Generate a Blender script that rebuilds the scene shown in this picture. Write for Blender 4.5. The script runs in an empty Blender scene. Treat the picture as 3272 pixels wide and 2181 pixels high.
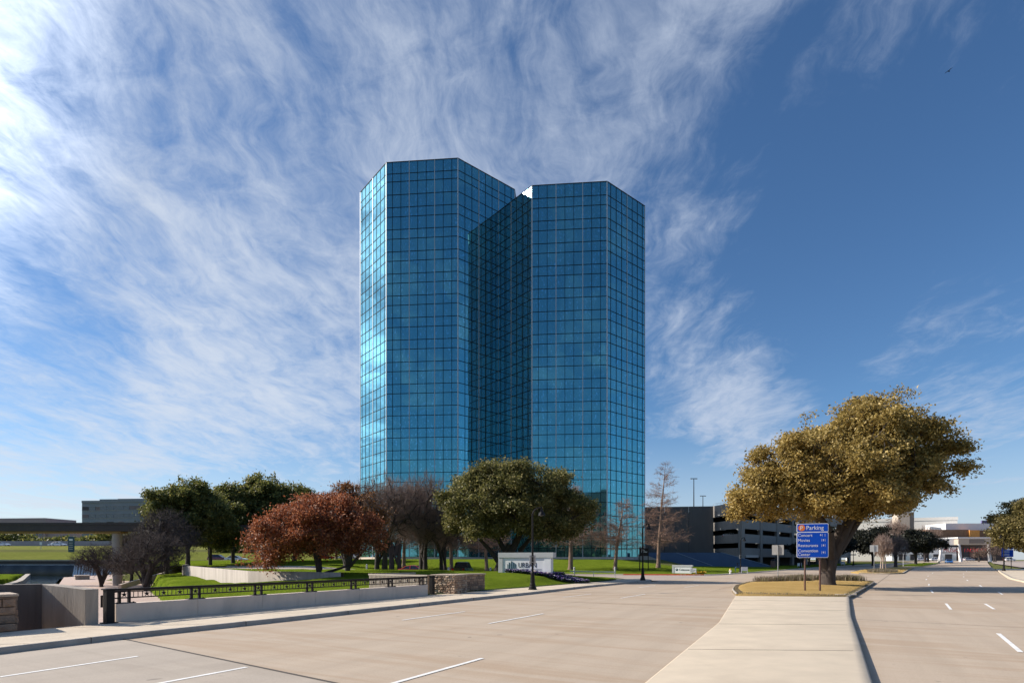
import bpy, bmesh, math, random
import numpy as np
from mathutils import Vector, Matrix

# ---------------------------------------------------------------- camera, sky, sun, exposure
scene = bpy.context.scene
COL = scene.collection
R = math.radians
random.seed(7)

cam_d = bpy.data.cameras.new("camera")
cam = bpy.data.objects.new("camera", cam_d)
COL.objects.link(cam)
cam.location = (0, 0, 2.2)
cam.rotation_euler = (R(90), 0, 0)
cam_d.sensor_width = 36.0
cam_d.lens = 36.0 * 1800 / 3272
cam_d.shift_y = 0.2129
cam_d.clip_start = 0.1
cam_d.clip_end = 8000
scene.camera = cam

SUN_EL = R(33.0)
SUN_AZ = Vector((-0.985, 0.172)).normalized()          # towards the sun, seen from above
sun_vec = Vector((SUN_AZ.x * math.cos(SUN_EL), SUN_AZ.y * math.cos(SUN_EL), math.sin(SUN_EL)))
sun_d = bpy.data.lights.new("sun", 'SUN')
sun_d.energy = 4.9
sun_d.angle = R(0.53)
sun_d.color = (1.0, 0.905, 0.78)
sun = bpy.data.objects.new("sun", sun_d)
COL.objects.link(sun)
sun.rotation_euler = sun_vec.to_track_quat('Z', 'Y').to_euler()
sun.location = (-60, 10, 90)

scene.view_settings.view_transform = 'Standard'
scene.view_settings.look = 'None'
scene.view_settings.exposure = 0.45
scene.view_settings.gamma = 1.0
scene.view_settings.use_curve_mapping = False
scene.cycles.max_bounces = 8
scene.cycles.glossy_bounces = 5
scene.cycles.diffuse_bounces = 3
scene.cycles.transmission_bounces = 4
scene.cycles.transparent_max_bounces = 6
scene.cycles.sample_clamp_indirect = 6.0
scene.cycles.caustics_reflective = False
scene.cycles.caustics_refractive = False


class NT:
    """small helper round a node tree"""
    def __init__(self, tree):
        self.t = tree
        self.t.nodes.clear()

    def n(self, kind, ins=None, **props):
        nd = self.t.nodes.new(kind)
        for k, v in props.items():
            setattr(nd, k, v)
        if ins:
            for k, v in ins.items():
                s = nd.inputs[k]
                if isinstance(v, bpy.types.NodeSocket):
                    self.t.links.new(v, s)
                else:
                    s.default_value = v
        return nd

    def math(self, op, a, b=0.0, clamp=False):
        return self.n('ShaderNodeMath', {0: a, 1: b}, operation=op, use_clamp=clamp).outputs[0]

    def vec(self, op, a, b=(0, 0, 0)):
        return self.n('ShaderNodeVectorMath', {0: a, 1: b}, operation=op)

    def ramp(self, fac, stops):
        nd = self.n('ShaderNodeValToRGB', {0: fac})
        cr = nd.color_ramp
        while len(cr.elements) < len(stops):
            cr.elements.new(0.5)
        for e, (p, c) in zip(cr.elements, stops):
            e.position = p
            e.color = c if len(c) == 4 else (*c, 1)
        return nd.outputs[0]

    def mix(self, fac, a, b, mode='MIX'):
        nd = self.n('ShaderNodeMix', data_type='RGBA', blend_type=mode)
        for s, v in ((0, fac), (6, a), (7, b)):
            if isinstance(v, bpy.types.NodeSocket):
                self.t.links.new(v, nd.inputs[s])
            else:
                if s and len(v) == 3:
                    v = (*v, 1)
                nd.inputs[s].default_value = v
        return nd.outputs[2]

    def maprange(self, v, a, b, c=0.0, d=1.0, smooth=True):
        return self.n('ShaderNodeMapRange', {0: v, 1: a, 2: b, 3: c, 4: d},
                      interpolation_type='SMOOTHSTEP' if smooth else 'LINEAR').outputs[0]

    def noise(self, vec, scale, detail=4.0, rough=0.55, dist=0.0):
        return self.n('ShaderNodeTexNoise', {'Vector': vec, 'Scale': scale, 'Detail': detail,
                                             'Roughness': rough, 'Distortion': dist}).outputs[0]


# ---- world: Nishita sky and a high layer of cirrus drawn in directions of the sky
world = bpy.data.worlds.new("World")
scene.world = world
world.use_nodes = True
w = NT(world.node_tree)
sky = w.n('ShaderNodeTexSky', sky_type='NISHITA')
sky.sun_disc = False
sky.sun_elevation = SUN_EL
sky.sun_rotation = math.atan2(SUN_AZ.x, SUN_AZ.y)
sky.altitude = 140
sky.air_density = 1.0
sky.dust_density = 0.35
sky.ozone_density = 5.0
gen = w.n('ShaderNodeTexCoord').outputs['Generated']
dirn = w.vec('NORMALIZE', gen).outputs[0]
sep = w.n('ShaderNodeSeparateXYZ', {0: dirn})
dz = w.math('MAXIMUM', sep.outputs[2], 0.0)
inv = w.math('DIVIDE', 1.0, w.math('ADD', dz, 0.10))
plane = w.n('ShaderNodeCombineXYZ', {0: w.math('MULTIPLY', sep.outputs[0], inv),
                                     1: w.math('MULTIPLY', sep.outputs[1], inv), 2: 0.0}).outputs[0]


def skydir(az, el):
    a, e = R(az), R(el)
    return (math.sin(a) * math.cos(e), math.cos(a) * math.cos(e), math.sin(e))


def patch(az, el, r_in, r_out, amount):
    d = w.vec('DOT_PRODUCT', dirn, skydir(az, el)).outputs['Value']
    return w.maprange(d, math.cos(R(r_out)), math.cos(R(r_in)), 0.0, amount)


# fibrous texture: long filaments that run away from the viewer, broken by finer mottling
warp = w.n('ShaderNodeTexNoise', {'Vector': plane, 'Scale': 1.6, 'Detail': 4.0}).outputs['Color']
wsc = w.n('ShaderNodeVectorMath', {0: w.vec('SUBTRACT', warp, (0.5, 0.5, 0.5)).outputs[0], 'Scale': 0.42}, operation='SCALE').outputs[0]
warped = w.vec('ADD', plane, wsc).outputs[0]
fil = w.n('ShaderNodeMapping', {'Vector': warped, 'Rotation': (0, 0, R(-8)), 'Scale': (7.0, 2.3, 1.0)}).outputs[0]
fil2 = w.n('ShaderNodeMapping', {'Vector': warped, 'Rotation': (0, 0, R(24)), 'Scale': (13.0, 5.0, 1.0)}).outputs[0]
n_big = w.noise(plane, 1.5, 3.0, 0.5)
n_a = w.noise(fil, 0.85, 10.0, 0.64, 0.25)
n_b = w.noise(fil2, 1.0, 8.0, 0.66, 0.35)
n_c = w.noise(warped, 9.0, 8.0, 0.68, 0.5)
cov = w.math('ADD', w.math('MULTIPLY', n_a, 0.50), w.math('MULTIPLY', n_b, 0.28))
cov = w.math('ADD', cov, w.math('MULTIPLY', n_c, 0.24))
cov = w.math('ADD', cov, w.math('MULTIPLY', n_big, 0.40))
masks = [patch(-30, 27, 2, 30, 0.13), patch(-68, 26, 4, 34, 0.12), patch(-12, 25, 2, 14, 0.05), patch(-36, 44, 4, 20, 0.02), patch(8, 43, 2, 24, 0.09), patch(24, 38, 2, 16, 0.05), patch(41, 41, 1, 13, 0.15),
         patch(-40, 5, 1, 13, 0.15), patch(-28, 14.5, 1, 8, 0.10), patch(-16, 12.5, 1, 8, 0.08), patch(19, 18.6, 1, 8, 0.11), patch(17, 26, 1, 8, 0.07),
         patch(23, 13.2, 1, 7, 0.17), patch(38, 16.5, 1, 8, 0.15), patch(34, 29, 0, 21, -0.16), patch(28, 22, 0, 9, -0.05),
         patch(-43, 15, 1, 11, -0.09), patch(40, 6, 2, 9, 0.05), patch(6, 16, 2, 12, -0.05)]
for m in masks:
    cov = w.math('ADD', cov, m)
fac = w.maprange(cov, 0.65, 1.07, 0.0, 0.88, smooth=True)
veil = w.maprange(sep.outputs[2], -0.01, 0.24, 0.62, 0.0)
fac = w.math('MAXIMUM', fac, veil)
cloud_col = w.mix(w.maprange(sep.outputs[0], -0.7, 0.6), (5.1, 5.6, 6.4), (4.0, 4.6, 5.7))
sky_sat = w.n('ShaderNodeHueSaturation', {'Saturation': 1.10, 'Value': 0.92, 'Color': sky.outputs[0]}).outputs[0]
# forward scatter of thin cloud, boosted round the unseen sun for the mirrored flank
glow = w.maprange(w.vec('DOT_PRODUCT', dirn, tuple(sun_vec)).outputs['Value'], 0.76, 0.995, 1.0, 5.6)
cloud_col = w.n('ShaderNodeVectorMath', {0: cloud_col, 'Scale': glow}, operation='SCALE').outputs[0]
skyc = w.mix(fac, sky_sat, cloud_col)
bg = w.n('ShaderNodeBackground', {'Color': skyc, 'Strength': 0.10})
w.t.links.new(bg.outputs[0], w.n('ShaderNodeOutputWorld').inputs[0])


# ---------------------------------------------------------------- helpers
def tag(o, label=None, cat=None, group=None, kind=None):
    if label: o["label"] = label
    if cat: o["category"] = cat
    if group: o["group"] = group
    if kind: o["kind"] = kind
    return o


def empty(name, loc=(0, 0, 0), rz=0.0, label=None, cat=None, group=None):
    o = bpy.data.objects.new(name, None)
    o.empty_display_size = 0.3
    COL.objects.link(o)
    o.location = loc
    o.rotation_euler = (0, 0, rz)
    return tag(o, label, cat, group)


def at(px, depth):
    """lateral position of a bearing (photo column) at a given distance ahead"""
    return (px - 1636.0) / 1800.0 * depth


class MB:
    """collects verts and faces, then becomes ONE mesh object"""
    def __init__(self):
        self.v = []
        self.f = []

    def add(self, vs, fs):
        b = len(self.v)
        self.v.extend(vs)
        self.f.extend([tuple(i + b for i in f) for f in fs])
        return self

    def box(self, x0, x1, y0, y1, z0, z1):
        vs = [(x0, y0, z0), (x1, y0, z0), (x1, y1, z0), (x0, y1, z0), (x0, y0, z1), (x1, y0, z1), (x1, y1, z1), (x0, y1, z1)]
        return self.add(vs, [(0, 3, 2, 1), (4, 5, 6, 7), (0, 1, 5, 4), (1, 2, 6, 5), (2, 3, 7, 6), (3, 0, 4, 7)])

    def bar(self, a, b, w, h, up=(0, 0, 1)):
        """box beam from a to b, w across, h along 'up'"""
        a, b = Vector(a), Vector(b)
        d = (b - a).normalized()
        s = d.cross(Vector(up))
        s = s.normalized() if s.length > 1e-6 else Vector((1, 0, 0))
        u = s.cross(d).normalized()
        vs = []
        for p in (a, b):
            for i, j in ((-1, -1), (1, -1), (1, 1), (-1, 1)):
                vs.append(tuple(p + s * (i * w / 2) + u * (j * h / 2)))
        return self.add(vs, [(3, 2, 1, 0), (4, 5, 6, 7), (0, 1, 5, 4), (1, 2, 6, 5), (2, 3, 7, 6), (3, 0, 4, 7)])

    def prism(self, poly, z0, z1):
        n = len(poly)
        area = sum(poly[i][0] * poly[(i + 1) % n][1] - poly[(i + 1) % n][0] * poly[i][1] for i in range(n))
        if area < 0:
            poly = poly[::-1]
        z0 = z0 if isinstance(z0, (list, tuple)) else [z0] * n
        z1 = z1 if isinstance(z1, (list, tuple)) else [z1] * n
        if area < 0:
            z0, z1 = z0[::-1], z1[::-1]
        vs = [(x, y, z) for (x, y), z in zip(poly, z0)] + [(x, y, z) for (x, y), z in zip(poly, z1)]
        fs = [tuple(range(n - 1, -1, -1)), tuple(range(n, 2 * n))]
        fs += [(i, (i + 1) % n, (i + 1) % n + n, i + n) for i in range(n)]
        return self.add(vs, fs)

    def tube(self, pts, radii, k=8, caps=True):
        pts = [Vector(p) for p in pts]
        vs, fs = [], []
        n = len(pts)
        ref = Vector((0.31, 0.95, 0.05)) if abs((pts[-1] - pts[0]).normalized().z) > 0.7 else Vector((0, 0, 1))
        for i, p in enumerate(pts):
            d = (pts[min(i + 1, n - 1)] - pts[max(i - 1, 0)]).normalized()
            s = d.cross(ref).normalized()
            u = s.cross(d).normalized()
            for j in range(k):
                a = 2 * math.pi * j / k
                vs.append(tuple(p + (s * math.cos(a) + u * math.sin(a)) * radii[i]))
        for i in range(n - 1):
            for j in range(k):
                fs.append((i * k + j, i * k + (j + 1) % k, (i + 1) * k + (j + 1) % k, (i + 1) * k + j))
        if caps:
            fs.append(tuple(range(k - 1, -1, -1)))
            fs.append(tuple((n - 1) * k + j for j in range(k)))
        return self.add(vs, fs)

    def lathe(self, prof, k=14, c=(0, 0)):
        """profile of (radius, z)"""
        vs, fs = [], []
        for r, z in prof:
            for j in range(k):
                a = 2 * math.pi * j / k
                vs.append((c[0] + r * math.cos(a), c[1] + r * math.sin(a), z))
        for i in range(len(prof) - 1):
            for j in range(k):
                fs.append((i * k + j, i * k + (j + 1) % k, (i + 1) * k + (j + 1) % k, (i + 1) * k + j))
        fs.append(tuple(range(k - 1, -1, -1)))
        fs.append(tuple((len(prof) - 1) * k + j for j in range(k)))
        return self.add(vs, fs)

    def mesh(self, name, mat, smooth=False):
        me = bpy.data.meshes.new(name)
        me.from_pydata(self.v, [], self.f)
        if mat is not None:
            me.materials.append(mat)
        if smooth:
            me.shade_smooth()
        me.update()
        return me

    def build(self, name, mat, parent=None, smooth=False, bevel=0.0, loc=None, rz=0.0):
        me = self.mesh(name, mat, smooth)
        o = link(name, me, parent, loc, rz)
        if bevel > 0:
            b = o.modifiers.new("bevel", 'BEVEL')
            b.width = bevel
            b.segments = 2
            b.limit_method = 'ANGLE'
        return o


def link(name, me, parent=None, loc=None, rz=0.0):
    o = bpy.data.objects.new(name, me)
    COL.objects.link(o)
    if parent is not None:
        o.parent = parent
    if loc is not None:
        o.location = loc
    if rz:
        o.rotation_euler = (0, 0, rz)
    return o


def np_mesh(name, verts, faces, mat, smooth=False):
    """quick mesh from arrays; faces all of the same size"""
    verts = np.asarray(verts, dtype=np.float32)
    faces = np.asarray(faces, dtype=np.int32)
    me = bpy.data.meshes.new(name)
    me.vertices.add(len(verts))
    me.vertices.foreach_set("co", verts.ravel())
    k = faces.shape[1]
    me.loops.add(faces.size)
    me.loops.foreach_set("vertex_index", faces.ravel())
    me.polygons.add(len(faces))
    me.polygons.foreach_set("loop_start", np.arange(0, faces.size, k, dtype=np.int32))
    if mat is not None:
        me.materials.append(mat)
    me.update(calc_edges=True)
    if smooth:
        me.shade_smooth()
    return me


def copy_tree(o, parent=None):
    c = o.copy()
    COL.objects.link(c)
    c.parent = parent
    for ch in list(o.children):
        copy_tree(ch, c)
    return c


def grid_mesh(P, mat, name, flip=False, smooth=True):
    """P: array (rows, cols, 3)"""
    r, c = P.shape[:2]
    idx = np.arange(r * c).reshape(r, c)
    f = np.stack([idx[:-1, :-1], idx[:-1, 1:], idx[1:, 1:], idx[1:, :-1]], -1).reshape(-1, 4)
    if flip:
        f = f[:, ::-1]
    return np_mesh(name, P.reshape(-1, 3), f, mat, smooth)


def letters(text, size, mat, parent, loc, rot, name="lettering", align='LEFT', depth=0.006, sx=1.0):
    cu = bpy.data.curves.new("lettering", 'FONT')
    cu.body = text
    cu.size = size
    cu.extrude = depth
    cu.align_x = align
    cu.resolution_u = 3
    tmp = bpy.data.objects.new("tmp_text", cu)
    COL.objects.link(tmp)
    dg = bpy.context.evaluated_depsgraph_get()
    me = bpy.data.meshes.new_from_object(tmp.evaluated_get(dg))
    bpy.data.objects.remove(tmp)
    me.materials.clear()
    me.materials.append(mat)
    o = link(name, me, parent)
    o.location = loc
    o.rotation_euler = rot
    o.scale = (sx, 1, 1)
    return o


# ---------------------------------------------------------------- materials
MAT = {}


def pbr(name, color, rough=0.7, metal=0.0, var=0.0, scale=3.0, bump=0.0, bscale=30.0, spec=0.5, emit=None, emit_s=0.0,
        stain=None, stain_amt=0.0, stain_scale=0.6, stretch=(1, 1, 1), coat=0.0):
    m = bpy.data.materials.new(name)
    m.use_nodes = True
    t = NT(m.node_tree)
    pos = t.n('ShaderNodeNewGeometry').outputs['Position']
    if stretch != (1, 1, 1):
        pos = t.n('ShaderNodeMapping', {'Vector': pos, 'Scale': stretch}).outputs[0]
    col = (*color, 1)
    if var > 0:
        nz = t.noise(pos, scale, 6.0, 0.62)
        lo = tuple(max(0, c * (1 - var)) for c in color)
        hi = tuple(min(1, c * (1 + var)) for c in color)
        col = t.ramp(nz, [(0.28, lo), (0.72, hi)])
    if stain is not None:
        s = t.noise(pos, stain_scale, 7.0, 0.65, 0.4)
        col = t.mix(t.maprange(s, 0.48, 0.72, 0.0, stain_amt), col, stain)
    p = t.n('ShaderNodeBsdfPrincipled', {'Base Color': col, 'Roughness': rough, 'Metallic': metal,
                                         'Specular IOR Level': spec, 'Coat Weight': coat})
    if emit:
        p.inputs['Emission Color'].default_value = (*emit, 1)
        p.inputs['Emission Strength'].default_value = emit_s
    if bump > 0:
        h = t.noise(pos, bscale, 4.0, 0.6)
        b = t.n('ShaderNodeBump', {'Height': h, 'Strength': bump, 'Distance': 0.05})
        t.t.links.new(b.outputs[0], p.inputs['Normal'])
    t.t.links.new(p.outputs[0], t.n('ShaderNodeOutputMaterial').inputs[0])
    MAT[name] = m
    return m


def mat_road(name, base, dark, stain, heading, stain_amt=0.6):
    """broom finished concrete, worn and stained along the direction of travel"""
    m = bpy.data.materials.new(name)
    m.use_nodes = True
    t = NT(m.node_tree)
    pos = t.n('ShaderNodeNewGeometry').outputs['Position']
    al = t.n('ShaderNodeMapping', {'Vector': pos, 'Rotation': (0, 0, heading), 'Scale': (1, 1, 1)}).outputs[0]
    lon = t.n('ShaderNodeMapping', {'Vector': al, 'Scale': (0.9, 0.07, 1)}).outputs[0]
    cross = t.n('ShaderNodeMapping', {'Vector': al, 'Scale': (0.16, 1.5, 1)}).outputs[0]
    a = t.noise(lon, 1.3, 6, 0.6)
    b = t.noise(cross, 0.9, 7, 0.68, 0.6)
    c = t.noise(pos, 0.16, 4, 0.5)
    fine = t.noise(pos, 22, 4, 0.7)
    col = t.mix(t.maprange(a, 0.3, 0.75), base, dark)
    col = t.mix(t.maprange(t.math('MULTIPLY', b, t.math('ADD', c, 0.5)), 0.44, 0.66, 0, stain_amt), col, stain)
    col = t.mix(t.maprange(fine, 0.35, 0.8, 0, 0.22), col, (0.16, 0.14, 0.12))
    spots = t.noise(pos, 1.9, 2, 0.4)
    col = t.mix(t.maprange(spots, 0.73, 0.78, 0, 0.45), col, (0.10, 0.09, 0.08))
    p = t.n('ShaderNodeBsdfPrincipled', {'Base Color': col, 'Roughness': 0.86, 'Specular IOR Level': 0.3})
    bm = t.n('ShaderNodeBump', {'Height': t.noise(cross, 26, 3, 0.6), 'Strength': 0.25, 'Distance': 0.01})
    t.t.links.new(bm.outputs[0], p.inputs['Normal'])
    t.t.links.new(p.outputs[0], t.n('ShaderNodeOutputMaterial').inputs[0])
    MAT[name] = m
    return m


def mat_grass(name, a, b, c, scale=0.35):
    m = bpy.data.materials.new(name)
    m.use_nodes = True
    t = NT(m.node_tree)
    pos = t.n('ShaderNodeNewGeometry').outputs['Position']
    big = t.noise(pos, scale, 5, 0.6)
    mid = t.noise(pos, 2.6, 6, 0.7)
    fine = t.noise(pos, 17, 4, 0.75)
    col = t.mix(t.maprange(big, 0.3, 0.7), a, b)
    col = t.mix(t.maprange(mid, 0.45, 0.78, 0, 0.75), col, c)
    col = t.mix(t.maprange(fine, 0.35, 0.65, 0, 0.5), col, tuple(x * 0.6 for x in a))
    p = t.n('ShaderNodeBsdfPrincipled', {'Base Color': col, 'Roughness': 1.0, 'Specular IOR Level': 0.0})
    h = t.math('ADD', fine, t.math('MULTIPLY', mid, 1.5))
    bm = t.n('ShaderNodeBump', {'Height': h, 'Strength': 0.9, 'Distance': 0.12})
    t.t.links.new(bm.outputs[0], p.inputs['Normal'])
    t.t.links.new(p.outputs[0], t.n('ShaderNodeOutputMaterial').inputs[0])
    MAT[name] = m
    return m


def mat_leaf(name, dark, light, alt=None, alt_amt=0.0, trans=0.35):
    m = bpy.data.materials.new(name)
    m.use_nodes = True
    t = NT(m.node_tree)
    g = t.n('ShaderNodeNewGeometry')
    rnd = g.outputs['Random Per Island']
    clump = t.noise(g.outputs['Position'], 0.55, 3, 0.6)
    f = t.math('ADD', t.math('MULTIPLY', rnd, 0.65), t.math('MULTIPLY', t.maprange(clump, 0.3, 0.7), 0.35))
    col = t.mix(f, dark, light)
    if alt:
        r2 = t.math('FRACT', t.math('MULTIPLY', rnd, 17.31))
        col = t.mix(t.math('LESS_THAN', r2, alt_amt), col, alt)
    d = t.n('ShaderNodeBsdfPrincipled', {'Base Color': col, 'Roughness': 0.55, 'Specular IOR Level': 0.35})
    tr = t.n('ShaderNodeBsdfTranslucent', {'Color': col})
    mx = t.n('ShaderNodeMixShader', {0: trans})
    t.t.links.new(d.outputs[0], mx.inputs[1])
    t.t.links.new(tr.outputs[0], mx.inputs[2])
    t.t.links.new(mx.outputs[0], t.n('ShaderNodeOutputMaterial').inputs[0])
    MAT[name] = m
    return m


def mat_glass_wall(name):
    """coated mirror glass of the towers, light specks thrown by other windows painted into the tint"""
    m = bpy.data.materials.new(name)
    m.use_nodes = True
    t = NT(m.node_tree)
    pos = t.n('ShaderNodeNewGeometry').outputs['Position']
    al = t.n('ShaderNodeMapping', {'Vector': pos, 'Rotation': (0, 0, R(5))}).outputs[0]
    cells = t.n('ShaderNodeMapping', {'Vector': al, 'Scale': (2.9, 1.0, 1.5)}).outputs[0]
    caustic_dots = t.noise(cells, 1.2, 3, 0.55, 0.2)
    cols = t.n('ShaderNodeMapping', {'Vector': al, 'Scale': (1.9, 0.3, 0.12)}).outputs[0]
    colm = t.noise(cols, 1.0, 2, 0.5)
    s = t.math('MULTIPLY', t.maprange(caustic_dots, 0.50, 0.72), t.maprange(colm, 0.38, 0.66))
    col = t.mix(t.math('MULTIPLY', s, 0.85), (0.112, 0.362, 0.42), (0.27, 0.68, 0.88))  # caustic light specks painted as a paler glass tint
    p = t.n('ShaderNodeBsdfPrincipled', {'Base Color': col, 'Roughness': 0.03, 'Metallic': 1.0})
    film = t.n('ShaderNodeBsdfDiffuse', {'Color': (0.20, 0.42, 0.46, 1)})
    wav = t.noise(pos, 0.55, 2, 0.5)
    bm = t.n('ShaderNodeBump', {'Height': wav, 'Strength': 0.05, 'Distance': 0.02})
    t.t.links.new(bm.outputs[0], p.inputs['Normal'])
    mx = t.n('ShaderNodeMixShader', {0: 0.13})
    t.t.links.new(p.outputs[0], mx.inputs[1])
    t.t.links.new(film.outputs[0], mx.inputs[2])
    t.t.links.new(mx.outputs[0], t.n('ShaderNodeOutputMaterial').inputs[0])
    MAT[name] = m
    return m


HEAD = R(30)
mat_road('road_concrete', (0.475, 0.385, 0.295), (0.415, 0.335, 0.255), (0.39, 0.285, 0.195), HEAD, 0.7)
mat_road('deck_concrete', (0.435, 0.375, 0.31), (0.375, 0.325, 0.27), (0.30, 0.25, 0.20), HEAD, 0.35)
mat_road('drive_concrete', (0.42, 0.35, 0.30), (0.36, 0.30, 0.26), (0.33, 0.26, 0.22), R(-80), 0.3)
pbr('walk_concrete', (0.58, 0.49, 0.375), 0.85, var=0.10, scale=1.4, bump=0.2, bscale=60, stain=(0.36, 0.31, 0.25), stain_amt=0.4, stain_scale=0.5)
pbr('median_concrete', (0.53, 0.45, 0.345), 0.85, var=0.10, scale=0.9, bump=0.2, bscale=60, stain=(0.40, 0.33, 0.25), stain_amt=0.45, stain_scale=0.35)
pbr('kerb_concrete', (0.40, 0.355, 0.30), 0.85, var=0.16, scale=2.2, bump=0.25, bscale=40, stain=(0.22, 0.19, 0.16), stain_amt=0.4, stain_scale=1.2)
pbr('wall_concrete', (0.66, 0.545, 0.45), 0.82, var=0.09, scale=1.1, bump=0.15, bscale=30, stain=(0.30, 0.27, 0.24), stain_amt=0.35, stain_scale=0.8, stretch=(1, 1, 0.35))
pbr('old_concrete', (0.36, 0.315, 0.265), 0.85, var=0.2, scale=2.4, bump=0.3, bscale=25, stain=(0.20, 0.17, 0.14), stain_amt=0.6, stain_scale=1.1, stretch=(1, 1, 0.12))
pbr('joint', (0.07, 0.06, 0.05), 0.9)
pbr('paint_white', (0.78, 0.77, 0.74), 0.6, var=0.12, scale=3)
pbr('paint_red', (0.55, 0.07, 0.04), 0.6, var=0.15, scale=2)
pbr('iron_black', (0.012, 0.010, 0.010), 0.5, spec=0.2, var=0.3, scale=6)
pbr('rail_bronze', (0.022, 0.015, 0.014), 0.55, spec=0.2, var=0.25, scale=5)
pbr('post_brown', (0.10, 0.045, 0.03), 0.5, var=0.2, scale=4)
pbr('steel_grey', (0.42, 0.43, 0.44), 0.35, metal=0.6, var=0.1, scale=6)
pbr('sign_back', (0.50, 0.50, 0.49), 0.55, var=0.08, scale=4)
pbr('sign_blue', (0.003, 0.075, 0.52), 0.5, spec=0.2)
pbr('sign_white', (0.82, 0.82, 0.82), 0.45)
pbr('sign_orange', (0.80, 0.20, 0.04), 0.45)
pbr('panel_white', (0.74, 0.75, 0.76), 0.5, var=0.03, scale=2)
pbr('panel_grey', (0.46, 0.47, 0.47), 0.5, var=0.05, scale=2)
pbr('logo_teal', (0.005, 0.055, 0.085), 0.45)
pbr('letter_black', (0.015, 0.017, 0.02), 0.5)
pbr('letter_grey', (0.30, 0.31, 0.32), 0.5)
pbr('letter_red', (0.55, 0.025, 0.035), 0.45)
pbr('mullion_dark', (0.012, 0.018, 0.022), 0.75, spec=0.1)
pbr('mullion_light', (0.42, 0.45, 0.48), 0.5, metal=0.3)
pbr('tower_core', (0.006, 0.012, 0.014), 0.5)
pbr('roof_gravel', (0.30, 0.29, 0.27), 0.9, var=0.15, scale=2)
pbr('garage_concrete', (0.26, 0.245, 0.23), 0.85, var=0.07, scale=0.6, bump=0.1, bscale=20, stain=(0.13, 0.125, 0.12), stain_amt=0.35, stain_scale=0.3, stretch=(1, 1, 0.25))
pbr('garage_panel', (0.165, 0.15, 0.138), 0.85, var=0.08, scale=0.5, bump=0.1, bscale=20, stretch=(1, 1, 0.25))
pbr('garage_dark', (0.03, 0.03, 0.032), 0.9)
pbr('tube_lit', (0.9, 0.92, 0.9), 0.5, emit=(1.0, 0.98, 0.9), emit_s=0.8)
pbr('ramp_blue', (0.05, 0.10, 0.19), 0.6, var=0.08, scale=0.8)
pbr('ramp_coping', (0.22, 0.30, 0.42), 0.6)
pbr('bark', (0.062, 0.048, 0.040), 0.9, var=0.35, scale=6, bump=0.6, bscale=14, stretch=(1, 1, 0.25))
pbr('bark_dark', (0.045, 0.036, 0.033), 0.9, var=0.3, scale=6, bump=0.5, bscale=14, stretch=(1, 1, 0.25))
pbr('bark_cypress', (0.20, 0.135, 0.10), 0.9, var=0.3, scale=5, bump=0.5, bscale=14, stretch=(1, 1, 0.25))
pbr('bark_pale', (0.46, 0.37, 0.31), 0.8, var=0.2, scale=5)
pbr('twig_brown', (0.20, 0.14, 0.115), 0.9, var=0.3, scale=2)
pbr('twig_dark', (0.075, 0.058, 0.056), 0.9, var=0.3, scale=2)
pbr('twig_red', (0.27, 0.17, 0.13), 0.9, var=0.25, scale=2)
pbr('twig_tan', (0.33, 0.24, 0.20), 0.9, var=0.25, scale=2)
mat_leaf('leaf_gold', (0.15, 0.115, 0.030), (0.52, 0.375, 0.115), (0.66, 0.50, 0.20), 0.14, 0.42)
mat_leaf('leaf_olive', (0.08, 0.075, 0.024), (0.27, 0.215, 0.075), (0.36, 0.29, 0.12), 0.10, 0.4)
mat_leaf('leaf_oak', (0.065, 0.072, 0.020), (0.24, 0.225, 0.070), (0.38, 0.33, 0.14), 0.14, 0.4)
mat_leaf('leaf_evergreen', (0.058, 0.074, 0.022), (0.205, 0.215, 0.060), (0.32, 0.28, 0.08), 0.14, 0.45)
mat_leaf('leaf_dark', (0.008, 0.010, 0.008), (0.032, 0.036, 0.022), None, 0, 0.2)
mat_leaf('leaf_rust', (0.13, 0.040, 0.020), (0.38, 0.125, 0.055), (0.55, 0.24, 0.12), 0.14, 0.42)
mat_leaf('leaf_amber', (0.10, 0.045, 0.015), (0.36, 0.16, 0.055), None, 0, 0.35)
mat_leaf('leaf_seed', (0.12, 0.085, 0.06), (0.22, 0.16, 0.11), None, 0, 0.2)
mat_leaf('leaf_straw', (0.13, 0.10, 0.075), (0.33, 0.27, 0.19), (0.16, 0.17, 0.07), 0.2, 0.3)
mat_leaf('leaf_bed', (0.012, 0.03, 0.01), (0.06, 0.12, 0.03), None, 0, 0.25)
mat_leaf('petal_violet', (0.035, 0.015, 0.11), (0.13, 0.06, 0.30), (0.70, 0.68, 0.72), 0.24, 0.2)
mat_leaf('petal_yellow', (0.55, 0.33, 0.02), (0.80, 0.55, 0.05), None, 0, 0.2)
mat_grass('lawn_green', (0.115, 0.172, 0.016), (0.168, 0.23, 0.022), (0.225, 0.255, 0.045))
mat_grass('bank_green', (0.17, 0.195, 0.045), (0.20, 0.215, 0.055), (0.24, 0.22, 0.08), 0.12)
mat_grass('lawn_tan', (0.24, 0.23, 0.075), (0.20, 0.24, 0.055), (0.30, 0.26, 0.12))
mat_grass('dry_grass', (0.50, 0.335, 0.125), (0.58, 0.40, 0.17), (0.44, 0.315, 0.11), 0.5)
mat_grass('ground_far', (0.13, 0.15, 0.05), (0.17, 0.17, 0.07), (0.20, 0.18, 0.10), 0.05)
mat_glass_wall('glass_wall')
pbr('paver', (0.46, 0.34, 0.28), 0.85, var=0.12, scale=1.0, bump=0.1, bscale=8)
pbr('water', (0.010, 0.022, 0.035), 0.08, bump=0.35, bscale=1.6, spec=0.6, stretch=(1.0, 2.4, 1.0))
pbr('fall_dark', (0.006, 0.009, 0.013), 0.25, var=0.5, scale=2.0, bump=0.6, bscale=3, stretch=(3.0, 3.0, 0.15))
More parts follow.
